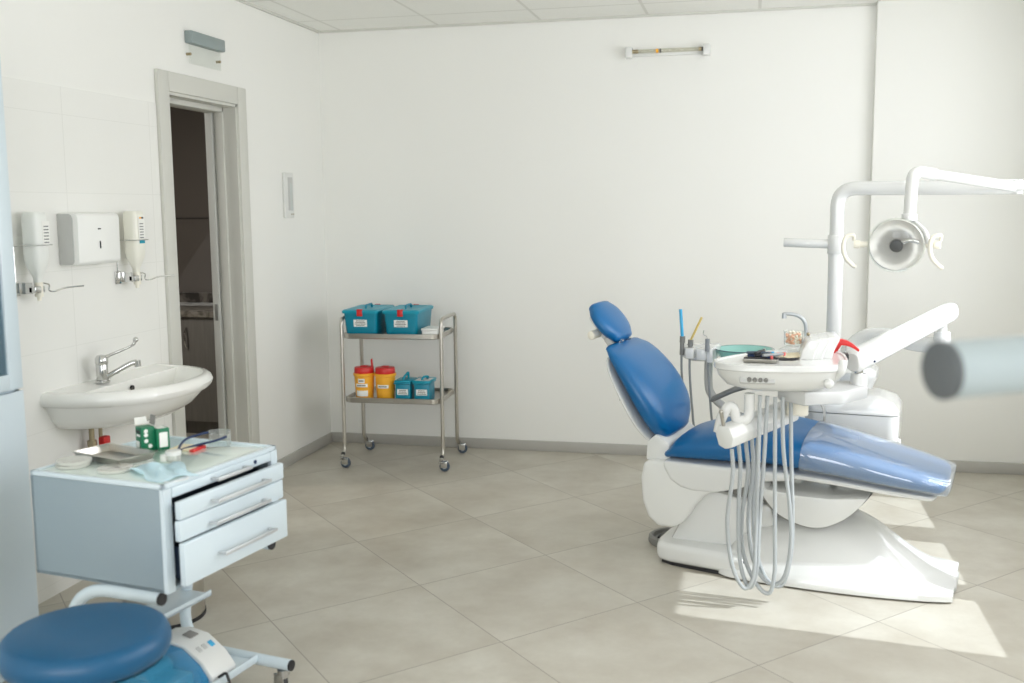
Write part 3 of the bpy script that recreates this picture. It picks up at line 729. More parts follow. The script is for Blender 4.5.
# ------------------------------------------------------------------ steel trolley and what it carries
TR = math.radians(2.6)
tro = thing('instrument_trolley', 'two-tier stainless steel trolley against the back wall', 'trolley', (0.632, -0.40, 0.0), TR)
tM = Matrix.Translation(V3((0.632, -0.40, 0))) @ Matrix.Rotation(TR, 4, 'Z')
def ont(x, y, z): return tuple(tM @ V3((x, y, z)))
for sx in (-1, 1):
    x = sx * 0.303
    pth = round_path([(x, -0.225, 0.062), (x, -0.18, 0.10), (x, -0.175, 0.888), (x, 0.175, 0.888), (x, 0.18, 0.10), (x, 0.225, 0.062)], 0.045, 6)
    B().tube(pth, 0.0115, 14).build('side_frame', 'steel', tro)
for zz in (0.787, 0.405):
    b = B()
    def rr(ax, ay, z, c=0.05, n=5):
        o = []
        for sx, sy, a0 in ((1, 1, 0), (-1, 1, 90), (-1, -1, 180), (1, -1, 270)):
            for k in range(n + 1):
                a = math.radians(a0 + 90 * k / n)
                o.append(V3((sx * (ax - c) + c * math.cos(a), sy * (ay - c) + c * math.sin(a), z)))
        return o
    X, Y = 0.294, 0.20
    b.loft([rr(X - 0.004, Y - 0.004, zz - 0.018), rr(X, Y, zz - 0.014), rr(X, Y, zz + 0.012), rr(X - 0.004, Y - 0.004, zz + 0.014), rr(X - 0.008, Y - 0.008, zz + 0.012), rr(X - 0.01, Y - 0.01, zz - 0.006)])
    b.build('shelf', 'steel', tro)
for sx in (-1, 1):
    for sy in (-1, 1):
        x, y = sx * 0.303, sy * 0.232
        ca = B().cyl((x, y - sy * 0.006, 0.052), (x, y - sy * 0.006, 0.07), 0.012, n=14).bx(x + 0.0, x + 0.04, y - 0.016, y - 0.012, 0.022, 0.06, bev=0.004).bx(x + 0.0, x + 0.04, y + 0.012, y + 0.016, 0.022, 0.06, bev=0.004).bx(x - 0.012, x + 0.03, y - 0.016, y + 0.016, 0.05, 0.056, bev=0.002).build('caster', 'chrome', tro)
        w = B().cyl((x + 0.022, y - 0.011, 0.03), (x + 0.022, y + 0.011, 0.03), 0.03, n=26, bev=0.004).build('wheel', 'bluegrey', ca)
        B().cyl((x + 0.022, y - 0.0125, 0.03), (x + 0.022, y + 0.0125, 0.03), 0.014, n=18).build('hub', 'wheelhub', ca)
        B().ball((x, y - sy * 0.02, 0.078), 0.0135, n=12).build('joint', 'black', ca)
US, LS = 0.781, 0.399
def container(lab, loc, hx, hy, h, rz):
    t = thing('disinfection_box', lab, 'box', loc, rz, None)
    def rect(ax, ay, z, c=0.018, n=4):
        o = []
        for sx, sy, a0 in ((1, 1, 0), (-1, 1, 90), (-1, -1, 180), (1, -1, 270)):
            for k in range(n + 1):
                a = math.radians(a0 + 90 * k / n)
                o.append(V3((sx * (ax - c) + c * math.cos(a), sy * (ay - c) + c * math.sin(a), z)))
        return o
    b = B(); b.loft([rect(hx * 0.9, hy * 0.92, 0), rect(hx, hy, h), rect(hx - 0.003, hy - 0.003, h)]); b.build('tub', 'teal2', t)
    b = B(); b.loft([rect(hx + 0.008, hy + 0.008, h - 0.006), rect(hx + 0.009, hy + 0.009, h + 0.008), rect(hx + 0.002, hy + 0.002, h + 0.015), rect(hx - 0.02, hy - 0.02, h + 0.017), rect(hx - 0.03, hy - 0.03, h + 0.012)]); ld = b.build('lid', 'teal', t)
    B().tube(round_path([(0.0, -0.06, h + 0.01), (0.0, -0.055, h + 0.032), (0.0, 0.055, h + 0.032), (0.0, 0.06, h + 0.01)], 0.012, 4), 0.0065, 10).build('handle', 'teal2', ld)
    for sy in (-1, 1):
        B().bx(-0.017, 0.017, sy * (hy + 0.006) - 0.004, sy * (hy + 0.006) + 0.008 * (1 if sy > 0 else 1) - 0.002, h - 0.022, h + 0.012, bev=0.003).bx(-0.017, 0.017, sy * (hy - 0.01), sy * (hy + 0.01), h + 0.011, h + 0.019, bev=0.002).build('clip', 'red', ld)
    label_plate(t, (0.0, -hy * 0.965 - 0.0012, h * 0.55), 0.082, 0.042, (1, 0, 0), (0, -0.08, 1), 4)
    return t
container('large teal box with red clips on the upper trolley shelf, at its left end', ont(-0.187, -0.005, US), 0.103, 0.172, 0.142, TR)
container('large teal box with red clips on the upper trolley shelf, beside the white boxes', ont(0.06, -0.005, US), 0.103, 0.172, 0.142, TR)
for i, (yy, lab) in enumerate(((-0.145, 'small white box at the front of the upper trolley shelf beside the teal box'), (-0.065, 'small white box behind the front white box on the upper trolley shelf'))):
    t = thing('white_box', lab, 'box', ont(0.236, yy, US), TR)
    B().bx(-0.048, 0.048, -0.035, 0.035, 0, 0.040, bev=0.006).build('tub', 'bright', t)
    B().bx(-0.052, 0.052, -0.038, 0.038, 0.040, 0.052, bev=0.004).build('lid', 'bright', t)
def bucket(lab, loc, flap, plates):
    t = thing('sharps_bucket', lab, 'bucket', loc, TR)
    B().lathe([(0, 0), (0.05, 0), (0.052, 0.004), (0.06, 0.142), (0.065, 0.145), (0.066, 0.158), (0.062, 0.16), (0.0, 0.16)], n=36).build('body', 'yellow', t)
    ld = B().lathe([(0.059, 0.16), (0.06, 0.163), (0.0575, 0.192), (0.055, 0.195), (0.02, 0.198), (0, 0.198)], n=36).bx(-0.02, 0.02, -0.02, 0.02, 0.196, 0.203, bev=0.003).build('lid', 'red', t)
    if flap:
        B().prism([(0.046, -0.012, 0.195), (0.055, -0.012, 0.195), (0.05, -0.012, 0.246), (0.044, -0.012, 0.24)], (0, 0.024, 0), 0.003).build('flap', 'red', ld)
    for z, w, h in plates:
        r = 0.052 + 0.008 * z / 0.14
        n = 8
        b = B()
        pts = [(-w / 2 + w * k / n) for k in range(n + 1)]
        def arc(rr, zz): return [V3((rr * math.sin(x / r), -rr * math.cos(x / r), zz)) for x in pts]
        b.loft([arc(r + 0.0004, z - h / 2), arc(r + 0.0016, z - h / 2), arc(r + 0.0022, z + h / 2), arc(r + 0.001, z + h / 2)], cap=False, closed=False)
        lb = b.build('label', 'paper', t)
        if h < 0.034:
            g = B(); g.bx(-w * 0.36, w * 0.36, -r - 0.0042, -r - 0.0005, z - h * 0.12, z + h * 0.14); g.build('lettering', 'ink', lb)
bucket('yellow sharps bucket with raised red flap on the lower trolley shelf', ont(-0.185, -0.13, LS), True, ((0.118, 0.04, 0.026), (0.09, 0.072, 0.02), (0.042, 0.072, 0.034)))
bucket('yellow sharps bucket with flat red lid next to the small teal boxes', ont(-0.055, -0.13, LS), False, ((0.086, 0.07, 0.02),))
def smallbox(lab, loc, lid_up):
    t = thing('small_disinfection_box', lab, 'box', loc, TR)
    B().prism([(-0.046, -0.066, 0), (0.046, -0.066, 0), (0.046, 0.066, 0), (-0.046, 0.066, 0)], (0, 0, 0.112), 0.008).bx(-0.053, 0.053, -0.073, 0.073, 0.104, 0.114, bev=0.004).build('tub', 'teal2', t)
    ld = B().bx(-0.051, 0.051, -0.071, 0.071, 0.114, 0.126, bev=0.005).build('lid', 'teal' if lid_up else 'white', t)
    if not lid_up:
        B().bx(-0.054, 0.054, -0.074, -0.064, 0.113, 0.128, bev=0.003).bx(-0.054, 0.054, 0.064, 0.074, 0.113, 0.128, bev=0.003).bx(0.045, 0.055, -0.074, 0.074, 0.113, 0.128, bev=0.003).bx(-0.055, -0.045, -0.074, 0.074, 0.113, 0.128, bev=0.003).build('rim', 'teal', ld)
    B().tube(round_path([(-0.006, -0.03, 0.125), (-0.002, -0.02, 0.142), (0.014 if lid_up else 0.02, 0.015, 0.165 if lid_up else 0.142), (0.01, 0.028, 0.124)], 0.01, 4), 0.007, 10).build('handle', 'teal', ld)
    label_plate(t, (0.0, -0.0672, 0.058), 0.066, 0.034, (1, 0, 0), (0, 0, 1), 3)
smallbox('small teal box with upright handle beside the yellow buckets', ont(0.068, -0.125, LS), True)
smallbox('small teal box with white-topped lid at the right of the lower trolley shelf', ont(0.183, -0.125, LS), False)

# ------------------------------------------------------------------ dental chair (local axes: x = u towards the feet, y = v to the far side)
CHR = math.radians(-13)
UR = math.radians(-10)
CO = V3((2.386, -1.74, 0))
chair = thing('dental_chair', 'blue reclining dental chair on a white sculpted base in the sunlight', 'chair', CO, CHR)
hM = Matrix.Translation(CO) @ Matrix.Rotation(CHR, 4, 'Z')
uM = Matrix.Translation(CO) @ Matrix.Rotation(UR, 4, 'Z')
def onh(u, v, z): return uM @ V3((u, v, z))
Yv = V3((0, 1, 0))
L0 = V3((-0.052, 0, 0.522)); Ld = V3((-0.498, 0, 0.867)).normalized(); Ln = V3((0.867, 0, 0.498)).normalized()
bprof = [(0.0, 0.17, 0.046), (0.04, 0.22, 0.056), (0.10, 0.258, 0.064), (0.18, 0.272, 0.066), (0.26, 0.27, 0.061), (0.34, 0.258, 0.05), (0.40, 0.238, 0.036), (0.435, 0.205, 0.022)]
B().pad([(L0 + Ld * s_ + Ln * t_, Yv, Ln, w_, t_) for s_, w_, t_ in bprof], 2.5, end=0.022).build('backrest', 'blue', chair)
B().pad([(L0 + Ld * (s_ * 0.93 - 0.012) - Ln * 0.006, Yv, Ln, w_ * 0.985, 0.014) for s_, w_, t_ in bprof], 3.2, end=0.02).build('back_shell', 'white2', chair)
# headrest and its bracket
hd = V3((-0.64, 0, 0.77)).normalized(); hn = V3((0.77, 0, 0.64)).normalized(); hc = V3((-0.312, 0, 1.012))
B().pad([(hc + hd * s, Yv, hn, w, t) for s, w, t in ((-0.085, 0.10, 0.03), (-0.05, 0.135, 0.037), (0.0, 0.148, 0.04), (0.05, 0.138, 0.037), (0.085, 0.105, 0.03))], 2.4, end=0.018).build('headrest', 'blue', chair)
hb = B().tube([(-0.275, 0, 0.88), (-0.32, 0, 0.93), (-0.345, 0, 0.985)], 0.022, 12, 4).box((-0.35, 0, 0.99), (0.03, 0.13, 0.12), (0, math.radians(-37), 0), 0.01).build('headrest_bracket', 'white2', chair)
B().cyl((-0.362, -0.12, 0.958), (-0.345, -0.05, 0.965), 0.02, n=16, bev=0.005).build('knob', 'ivory', hb)
B().cyl((-0.27, -0.05, 0.905), (-0.24, -0.05, 0.94), 0.012, n=12).cyl((-0.27, 0.05, 0.905), (-0.24, 0.05, 0.94), 0.012, n=12).build('stem', 'chrome', hb)
cd = B().tube([(-0.215, -0.15, 0.86), (-0.21, -0.16, 0.74), (-0.205, -0.16, 0.70)], 0.002, 6).cyl((-0.205, -0.16, 0.685), (-0.205, -0.16, 0.70), 0.006, n=10).build('pull_cord', 'greyrub', chair)
# seat and leg rest in one cushion
prof = [(0.03, 0.455, 0.505, 0.225), (0.08, 0.452, 0.552, 0.25), (0.2, 0.452, 0.594, 0.26), (0.32, 0.455, 0.616, 0.26), (0.43, 0.458, 0.625, 0.257), (0.55, 0.45, 0.612, 0.252), (0.7, 0.438, 0.582, 0.247), (0.85, 0.424, 0.546, 0.24), (1.0, 0.412, 0.508, 0.228), (1.09, 0.402, 0.482, 0.205)]
def padsec(pf, k=1.0, dz=0.0, tk=1.0):
    o = []
    for i, (u, zb, zt, w) in enumerate(pf):
        a = pf[max(0, i - 1)]; c = pf[min(len(pf) - 1, i + 1)]
        tg = V3((c[0] - a[0], 0, (c[1] + c[2]) / 2 - (a[1] + a[2]) / 2)).normalized()
        o.append((V3((u, 0, (zb + zt) / 2 + dz)), Yv, V3((-tg.z, 0, tg.x)), w * k, (zt - zb) / 2 * tk))
    return o
B().pad(padsec(prof), 2.7, end=0.035).build('seat_cushion', 'blue', chair)
B().pad([(V3((u, 0, z)), Yv, V3((0.1, 0, 1)).normalized(), w, 0.02) for u, z, w in ((0.45, 0.445, 0.225), (0.7, 0.43, 0.225), (0.9, 0.41, 0.215), (1.06, 0.392, 0.18))], 3, end=0.03).build('leg_shell', 'white2', chair)
fp = [q for q in prof if q[0] > 0.65]
fp = [(0.585, 0.443, 0.603, 0.25)] + fp
fm = B().pad(padsec([(u, zb - 0.006, zt + 0.006, w + 0.006) for u, zb, zt, w in fp] + [(1.13, 0.392, 0.476, 0.19)]), 3.0, end=0.012).build('plastic_cover', 'clearfilm', chair)
fm['label'] = 'clear plastic film over the foot end'
# seat pan
B().prism([(u, -0.252, z) for u, z in ((0.015, 0.458), (0.022, 0.425), (0.05, 0.378), (0.095, 0.35), (0.15, 0.34), (0.24, 0.342), (0.34, 0.368), (0.44, 0.41), (0.56, 0.425), (0.56, 0.455))], (0, 0.504, 0), 0.014, 3).build('seat_pan', 'white2', chair)
# rear housing
B().prism([(u, -0.238, z) for u, z in ((-0.045, 0.452), (-0.074, 0.435), (-0.086, 0.37), (-0.078, 0.27), (-0.05, 0.2), (-0.01, 0.165), (0.06, 0.165), (0.105, 0.195), (0.14, 0.255), (0.19, 0.315), (0.26, 0.362), (0.2, 0.39), (0.03, 0.45))], (0, 0.476, 0), 0.016, 3).build('rear_housing', 'white', chair)
B().prism([(u, -0.2, z) for u, z in ((-0.075, 0.44), (-0.07, 0.52), (-0.03, 0.56), (0.03, 0.52), (0.03, 0.45))], (0, 0.4, 0), 0.01, 2).build('hinge_cover', 'white', chair)
# lifting arm between base and seat
B().prism([(u, -0.16, z) for u, z in ((0.02, 0.08), (0.08, 0.2), (0.15, 0.325), (0.2, 0.33), (0.34, 0.305), (0.46, 0.29), (0.49, 0.1))], (0, 0.32, 0), 0.02, 2).build('lift_arm', 'white2', chair)
B().cyl((0.335, -0.13, 0.35), (0.335, -0.19, 0.35), 0.03, n=20, bev=0.004).build('pivot', 'greyrub', chair)
B().bx(0.16, 0.46, -0.13, 0.13, 0.29, 0.43).build('gap_shade_post', 'greyrub', chair)  # grey post added to give the dark shadow gap under the seat pan
# boat-shaped link cover with a grey seal
arcp = [(0.405, 0.455), (0.402, 0.40), (0.43, 0.325), (0.49, 0.262), (0.58, 0.228), (0.66, 0.228), (0.74, 0.268), (0.80, 0.325), (0.835, 0.372)]
arcs = catmull([(u, 0, z) for u, z in arcp], 4)
lk = B().prism([(p.x + 0.012, -0.225, p.z + 0.014) for p in arcs[3:]] + [(0.838, -0.225, 0.378), (0.70, -0.225, 0.362), (0.56, -0.225, 0.362), (0.45, -0.225, 0.375)], (0, 0.3, 0), 0.01, 2, 40).build('link_cover', 'white2', chair)
B().prism([(p.x, -0.19, p.z) for p in arcs] + [(p.x + 0.02, -0.19, p.z + 0.02) for p in arcs[::-1]], (0, 0.25, 0), 0.003, 1).build('seal', 'greyrub', lk)
# sculpted base: foot plate plus swept hull
bp = B()
bp.prism([(u, v, 0.012) for u, v in ((-0.03, -0.16), (-0.015, -0.225), (0.05, -0.25), (0.25, -0.272), (0.38, -0.30), (0.42, 0.2), (0.3, 0.24), (0.0, 0.22), (-0.03, 0.15))], (0, 0, 0.083), 0.026, 4, 30)
bp.build('foot_plate', 'white2', chair)
def hull(u, w, h, n=40, skirt=0.03):
    o = [V3((u, w, 0.008))]
    for k in range(n + 1):
        x = 1 - 2 * k / n
        z = skirt + (h - skirt) * (math.cos(PI / 2 * abs(x) ** 1.15) ** 0.9 if abs(x) < 1 else 0)
        o.append(V3((u, w * x, max(z, 0.012))))
    o.append(V3((u, -w, 0.008)))
    return o
hs = [(0.27, 0.27, 0.06), (0.31, 0.295, 0.15), (0.38, 0.305, 0.225), (0.5, 0.305, 0.27), (0.62, 0.305, 0.285), (0.74, 0.30, 0.272), (0.85, 0.29, 0.225), (0.95, 0.275, 0.15), (1.05, 0.255, 0.08), (1.12, 0.235, 0.045), (1.165, 0.215, 0.03)]
hv = catmull([(u, w, h) for u, w, h in hs], 5)
bh = B(); bh.loft([hull(p.x, p.y, p.z) for p in hv]); bh = bh.build('base_hull', 'white2', chair, sharp=60)
B().cyl((0.375, -0.262, 0.075), (0.37, -0.285, 0.072), 0.009, n=14).cyl((0.36, -0.265, 0.048), (0.355, -0.285, 0.045), 0.006, n=12).build('socket', 'navy', bh)
B().bx(1.13, 1.172, -0.10, 0.10, 0.006, 0.03, bev=0.006).build('toe_block', 'greyside', bh)
B().prism([(u, v, 0.0) for u, v in ((-0.01, -0.15), (0.005, -0.21), (0.06, -0.235), (0.36, -0.28), (1.1, -0.22), (1.15, 0.18), (0.3, 0.22), (0.0, 0.2))], (0, 0, 0.014)).build('base_gasket', 'black', chair)
# far armrest
arm = B().pad([(V3((u, 0.33, z)), Yv, V3((-0.1, 0, 1)).normalized(), w, 0.014) for u, z, w in ((0.08, 0.632, 0.03), (0.2, 0.69, 0.036), (0.33, 0.716, 0.036), (0.48, 0.70, 0.034), (0.55, 0.67, 0.03), (0.58, 0.61, 0.028), (0.58, 0.55, 0.028))], 2.6, end=0.02).build('armrest', 'greyrub', chair)
# coiled tube and prop rod below the leg rest
b = B(); pts = []
for k in range(90):
    a = k * 0.7; pts.append((0.66 + 0.014 * math.cos(a), 0.12 + 0.014 * math.sin(a), 0.27 + 0.13 * k / 89))
B().tube(pts, 0.005, 6).build('coiled_tube', 'hosed', chair)
B().cyl((0.745, 0.12, 0.25), (0.77, 0.12, 0.42), 0.008, n=10).build('prop_rod', 'hosed', chair)
# foot pedal on the floor behind
t = thing('foot_pedal', 'grey ring-shaped foot pedal on the floor under the chair back', 'pedal', onh(-0.02, 0.07, 0), CHR)
B().lathe([(0.0, 0.0), (0.115, 0.0), (0.12, 0.01), (0.118, 0.032), (0.108, 0.038), (0.098, 0.036), (0.092, 0.022), (0.0, 0.02)], n=40).build('ring', 'greyrub', t)
B().bx(-0.07, 0.04, -0.05, 0.05, 0.02, 0.034, bev=0.008).build('pedal_plate', 'black', t)

# ------------------------------------------------------------------ dental unit behind the chair (chair-local coordinates)
unit = thing('dental_unit', 'white dental unit tower with spittoon deck and lamp post behind the chair', 'dental unit', CO, UR)
un = B()
def rrect(x0, x1, y0, y1, z, c=0.05, n=5):
    o = []
    for (cx, cy, a0) in ((x1 - c, y1 - c, 0), (x0 + c, y1 - c, 90), (x0 + c, y0 + c, 180), (x1 - c, y0 + c, 270)):
        for k in range(n + 1):
            a = math.radians(a0 + 90 * k / n); o.append(V3((cx + c * math.cos(a), cy + c * math.sin(a), z)))
    return o
un.loft([rrect(0.52, 0.86, 0.42, 0.72, 0.34), rrect(0.5, 0.9, 0.4, 0.74, 0.37), rrect(0.495, 0.905, 0.395, 0.745, 0.52), rrect(0.495, 0.905, 0.395, 0.745, 0.582)])
un.build('cabinet', 'white2', unit)
un = B()
un.loft([rrect(0.495, 0.905, 0.395, 0.745, 0.586), rrect(0.495, 0.905, 0.395, 0.745, 0.605), rrect(0.51, 0.88, 0.41, 0.73, 0.64), rrect(0.55, 0.82, 0.44, 0.7, 0.662)])
un.build('cabinet_lid', 'white2', unit)
B().bx(0.885, 0.915, 0.46, 0.5, 0.40, 0.47, bev=0.008).build('connector_block', 'white2', unit)
# spittoon deck arm with curved shell, behind the tray
dk = B()
dk.loft([rrect(0.30, 0.78, 0.45, 0.68, 0.69, 0.07), rrect(0.26, 0.80, 0.42, 0.70, 0.735, 0.08), rrect(0.26, 0.80, 0.42, 0.70, 0.77, 0.08), rrect(0.30, 0.76, 0.45, 0.67, 0.80, 0.08)])
dk.bx(0.56, 0.74, 0.48, 0.66, 0.66, 0.72, bev=0.02)
dk.ball((0.44, 0.55, 0.81), 0.09, (1.2, 0.9, 0.7), 20)
dk = dk.build('spittoon_deck', 'white2', unit)
B().lathe([(0.03, -0.03), (0.06, 0.0), (0.07, 0.01), (0.03, 0.008), (0.0, 0.0)], (0.2, 0.5, 0.752), 28).bx(0.18, 0.34, 0.46, 0.54, 0.715, 0.745, bev=0.01).build('bowl_collar', 'white2', dk)
# tap over the bowl
B().tube([(0.475, 0.56, 0.83), (0.475, 0.56, 0.945), (0.462, 0.555, 0.99), (0.43, 0.55, 1.012), (0.38, 0.545, 1.017), (0.376, 0.545, 1.008)], 0.009, 10, 5).cyl((0.376, 0.545, 1.02), (0.375, 0.545, 0.995), 0.011, n=12).build('rinse_tap', 'handle', unit)
# supporting bracket under the chair
B().bx(0.46, 0.60, 0.14, 0.5, 0.30, 0.36, bev=0.02).build('mounting_arm', 'white2', unit)
# lamp post
PX, PY = 0.60, 0.56
po = B().cyl((PX, PY, 0.80), (PX, PY, 1.30), 0.034, n=24).cyl((PX, PY, 1.30), (PX, PY, 1.385), 0.039, n=24, bev=0.003).tube(round_path([(PX, PY, 1.385), (PX, PY, 1.598), (PX + 0.735, PY - 0.10, 1.592)], 0.085, 10), 0.0315, 20).build('lamp_post', 'white2', unit)
B().cyl((PX - 0.03, PY, 1.345), (PX - 0.235, PY - 0.01, 1.352), 0.021, n=20, bev=0.003).build('side_stub', 'white2', po)
# red splash shield arc is a loose thing on the tray; assistant's holder:
hx, hy, hz = 0.0, 0.5, 0.82
ah = B()
ah.prism([(u, 0.44, z) for u, z in ((-0.10, 0.835), (-0.085, 0.80), (-0.04, 0.785), (0.06, 0.785), (0.075, 0.80), (0.08, 0.865), (0.02, 0.862), (-0.05, 0.858), (-0.09, 0.855))], (0, 0.11, 0), 0.012, 3)
ah.box((-0.045, 0.43, 0.825), (0.045, 0.04, 0.055), None, 0.01).box((0.012, 0.43, 0.822), (0.05, 0.04, 0.06), None, 0.01).box((0.052, 0.44, 0.82), (0.035, 0.05, 0.075), None, 0.01)
ah = ah.build('assistant_holder', 'white2', unit)
B().tube([(0.03, 0.5, 0.79), (0.03, 0.5, 0.68), (0.045, 0.5, 0.62), (0.11, 0.5, 0.56), (0.25, 0.5, 0.5), (0.52, 0.5, 0.47)], 0.02, 14, 6).build('holder_arm', 'greyside', ah)
def wand(u, z0, ztip, lean, m, mr, label, tip=None):
    t = thing('suction_tube' if m != 'chrome' else 'air_syringe', label, 'suction tube' if m != 'chrome' else 'syringe', onh(u, 0.43, z0), UR)
    if m != 'chrome':
        B().cyl((0, 0, -0.03), (0.002, 0, 0.055), 0.0105, n=14).cyl((0.002, 0, 0.03), (0.003, 0, 0.06), 0.013, n=14).build('valve', 'greyrub', t)
        B().cyl((0.002, 0, 0.055), (lean, 0, ztip - z0), mr, n=12).build('tip', m, t)
    else:
        B().cyl((0, -0.02, -0.02), (0, -0.02, 0.04), 0.011, n=14).build('handle', 'hosed', t)
        B().tube([(0, -0.02, 0.04), (-0.006, -0.02, 0.052), (-0.02, -0.02, 0.062), (-0.018, -0.02, 0.08)], 0.0022, 8, 4).build('nozzle', 'chrome', t)
    hp = B().tube([(0, -0.005, -0.03), (0.0, 0.0, -0.1), (0.012, 0, -0.25), (0.03, 0.02, -0.4), (0.10, 0.05, -0.46), (0.25, 0.07, -0.44), (0.45, 0.1, -0.38)], 0.0058, 8, 6).build('hose', 'hosed', t)
    return t
wand(-0.086, 0.845, 1.035, -0.008, 'bluestick', 0.0078, 'bright blue tipped suction tube in the holder beside the chair back')
wand(-0.046, 0.83, 1.0, 0.055, 'yellowstick', 0.0055, 'straw yellow suction tube leaning next to the bright blue one')
wand(0.042, 0.86, 1.0, 0, 'chrome', 0.005, 'grey air syringe with bent nozzle in the white holder')
t = thing('spittoon_bowl', 'teal glass spittoon bowl behind the instrument tray', 'bowl', onh(0.2, 0.5, 0.757))
B().lathe([(0.02, 0.0), (0.075, 0.012), (0.112, 0.045), (0.134, 0.085), (0.139, 0.089), (0.139, 0.093), (0.131, 0.091), (0.106, 0.049), (0.07, 0.02), (0.0, 0.012)], n=48).build('bowl_glass', 'bowl', t)
B().tube([(0.1385 * math.cos(2 * PI * k / 48), 0.1385 * math.sin(2 * PI * k / 48), 0.091) for k in range(49)], 0.0022, 6).build('rim', 'bluegrey', t)

# ------------------------------------------------------------------ operating lamp hanging from the post
def W(p, v):  # helper to keep numbers readable
    return V3(p)
lamp = thing('operating_lamp', 'round mirrored operating lamp hanging from the white post arm', 'lamp', (0, 0, 0))
J = V3((3.865, -1.42, 1.59))                                        # pivot at the end of the post arm
E0 = V3((3.42, -1.70, 1.645))                                      # elbow above the head
post_end = uM @ V3((PX + 0.735, PY - 0.10, 1.592))
B().cyl(post_end + V3((0, 0, -0.03)), post_end + V3((0, 0, 0.03)), 0.0235, n=18, bev=0.004).build('pivot', 'white2', lamp)
aE = post_end + V3((-0.02, -0.05, 0.0))
la = B().cyl(aE, E0, 0.0215, n=20, bev=0.003).build('spring_arm', 'white2', lamp)
B().cyl(aE + V3((0.0, 0.0, 0)), aE + V3((0.07, 0.02, 0.002)), 0.018, n=14, bev=0.003).build('end_knob', 'greyside', la)
B().ball(E0, 0.0255).build('elbow_joint', 'white2', la)
hx0 = V3((3.245, -1.755, 1.46))
lp = B().tube(round_path([E0, (3.335, -1.735, 1.662), (3.325, -1.755, 1.475)], 0.075, 10), 0.0245, 18).build('drop_tube', 'white2', lamp)
B().cyl((3.325, -1.755, 1.455), (3.325, -1.755, 1.485), 0.031, n=18, bev=0.004).build('collar', 'white2', lp)
hcn = V3((3.275, -1.79, 1.36))
fn = V3((-0.22, -0.95, -0.14)).normalized()
sx = V3((0, 0, 1)).cross(fn).normalized() * -1
if sx.x < 0: sx = -sx
uz = fn.cross(sx); uz = uz if uz.z > 0 else -uz
RL = Matrix((sx, sx.cross(fn) * -1, fn)).transposed()
if RL.determinant() < 0: RL = Matrix((sx, sx.cross(fn), fn)).transposed()
R0 = 0.108
B().lathe([(0.0, -0.062), (0.03, -0.06), (0.07, -0.042), (0.098, -0.012), (R0, 0.012), (R0 - 0.004, 0.014), (0.094, -0.006), (0.066, -0.034), (0.03, -0.05), (0.0, -0.052)], hcn, 40, RL).build('reflector', 'reflector', lamp)
B().lathe([(R0, 0.008), (R0 + 0.004, 0.014), (R0 + 0.003, 0.022), (R0 * 0.85, 0.036), (R0 * 0.45, 0.046), (0.0, 0.048)], hcn, 40, RL).build('front_shield', 'clear', lamp)
B().tube([hcn + RL @ V3(((R0 + 0.003) * math.cos(2 * PI * k / 48), (R0 + 0.003) * math.sin(2 * PI * k / 48), 0.013)) for k in range(49)], 0.004, 8).build('rim', 'clear', lamp)
sh = B().lathe([(0.0, 0.022), (0.024, 0.02), (0.028, 0.008), (0.024, -0.006), (0.0, -0.008)], hcn - uz * 0.004, 24, RL).build('bulb_shade', 'lampdark', lamp)
B().tube([hcn + RL @ V3((0.0, 0, 0.0)), hcn + sx * 0.05 + fn * 0.01 + uz * 0.02, hcn + sx * 0.085 + uz * 0.01], 0.009, 10, 4).bx(0, 0.0001, 0, 0.0001, 0, 0.0001).build('bulb_arm', 'chrome', sh)
yk = B().tube([V3((3.325, -1.755, 1.455)), V3((3.342, -1.745, 1.452)), hcn + sx * 0.105 + uz * 0.055, hcn + sx * 0.122, hcn + sx * 0.118 - uz * 0.004], 0.011, 10, 6).build('yoke', 'white2', lamp)
for sg in (-1, 1):
    c0 = hcn + sx * sg * (R0 + 0.004)
    c1 = hcn + sx * sg * (R0 + 0.06)
    ah_ = B().cyl(c0, c1, 0.012, n=14).cyl(c0 + (c1 - c0) * 0.55, c1, 0.017, n=14, bev=0.003).build('handle_hub', 'ivory', lamp)
    k = 1 if sg > 0 else -1
    pts = [c1 - sx * sg * 0.0 + uz * 0.02 + fn * 0.01, c1 + sx * sg * 0.0 + uz * 0.042 + fn * 0.02, c1 - sx * 0.028 + uz * 0.035 + fn * 0.03, c1 - sx * 0.038 - uz * 0.005 + fn * 0.035, c1 - sx * 0.028 - uz * 0.05 + fn * 0.035, c1 + sx * 0.002 - uz * 0.085 + fn * 0.03, c1 + sx * 0.014 - uz * 0.088 + fn * 0.028]
    B().tube(pts, [0.007, 0.008, 0.009, 0.0095, 0.009, 0.008, 0.006], 10, 5).build('handle', 'ivory', ah_)

# ------------------------------------------------------------------ instrument delivery table
tab = thing('instrument_table', 'white dental delivery tray with hanging hoses on a jointed arm', 'delivery table', (0, 0, 0))
plan = [(2.566, -2.40), (2.58, -2.475), (2.65, -2.535), (2.76, -2.548), (2.88, -2.535), (2.985, -2.50), (3.035, -2.42), (3.055, -2.27), (3.04, -2.12), (2.96, -2.08), (2.84, -2.085), (2.74, -2.15), (2.635, -2.28)]
pl3 = catmull([(x, y, 0) for x, y in plan + plan[:1]], 4)[:-1]
cen = V3((2.83, -2.26, 0))
def pring(k, z, cc=cen): return [cc + (p - cc) * k + V3((0, 0, z)) for p in pl3]
TZ = 0.956
tt = B(); tt.loft([pring(0.985, TZ - 0.026), pring(1.0, TZ - 0.022), pring(1.0, TZ - 0.004), pring(0.99, TZ), pring(0.955, TZ), pring(0.945, TZ - 0.006)])
tt.build('tray_top', 'white2', tab)
c2 = V3((2.82, -2.30, 0))
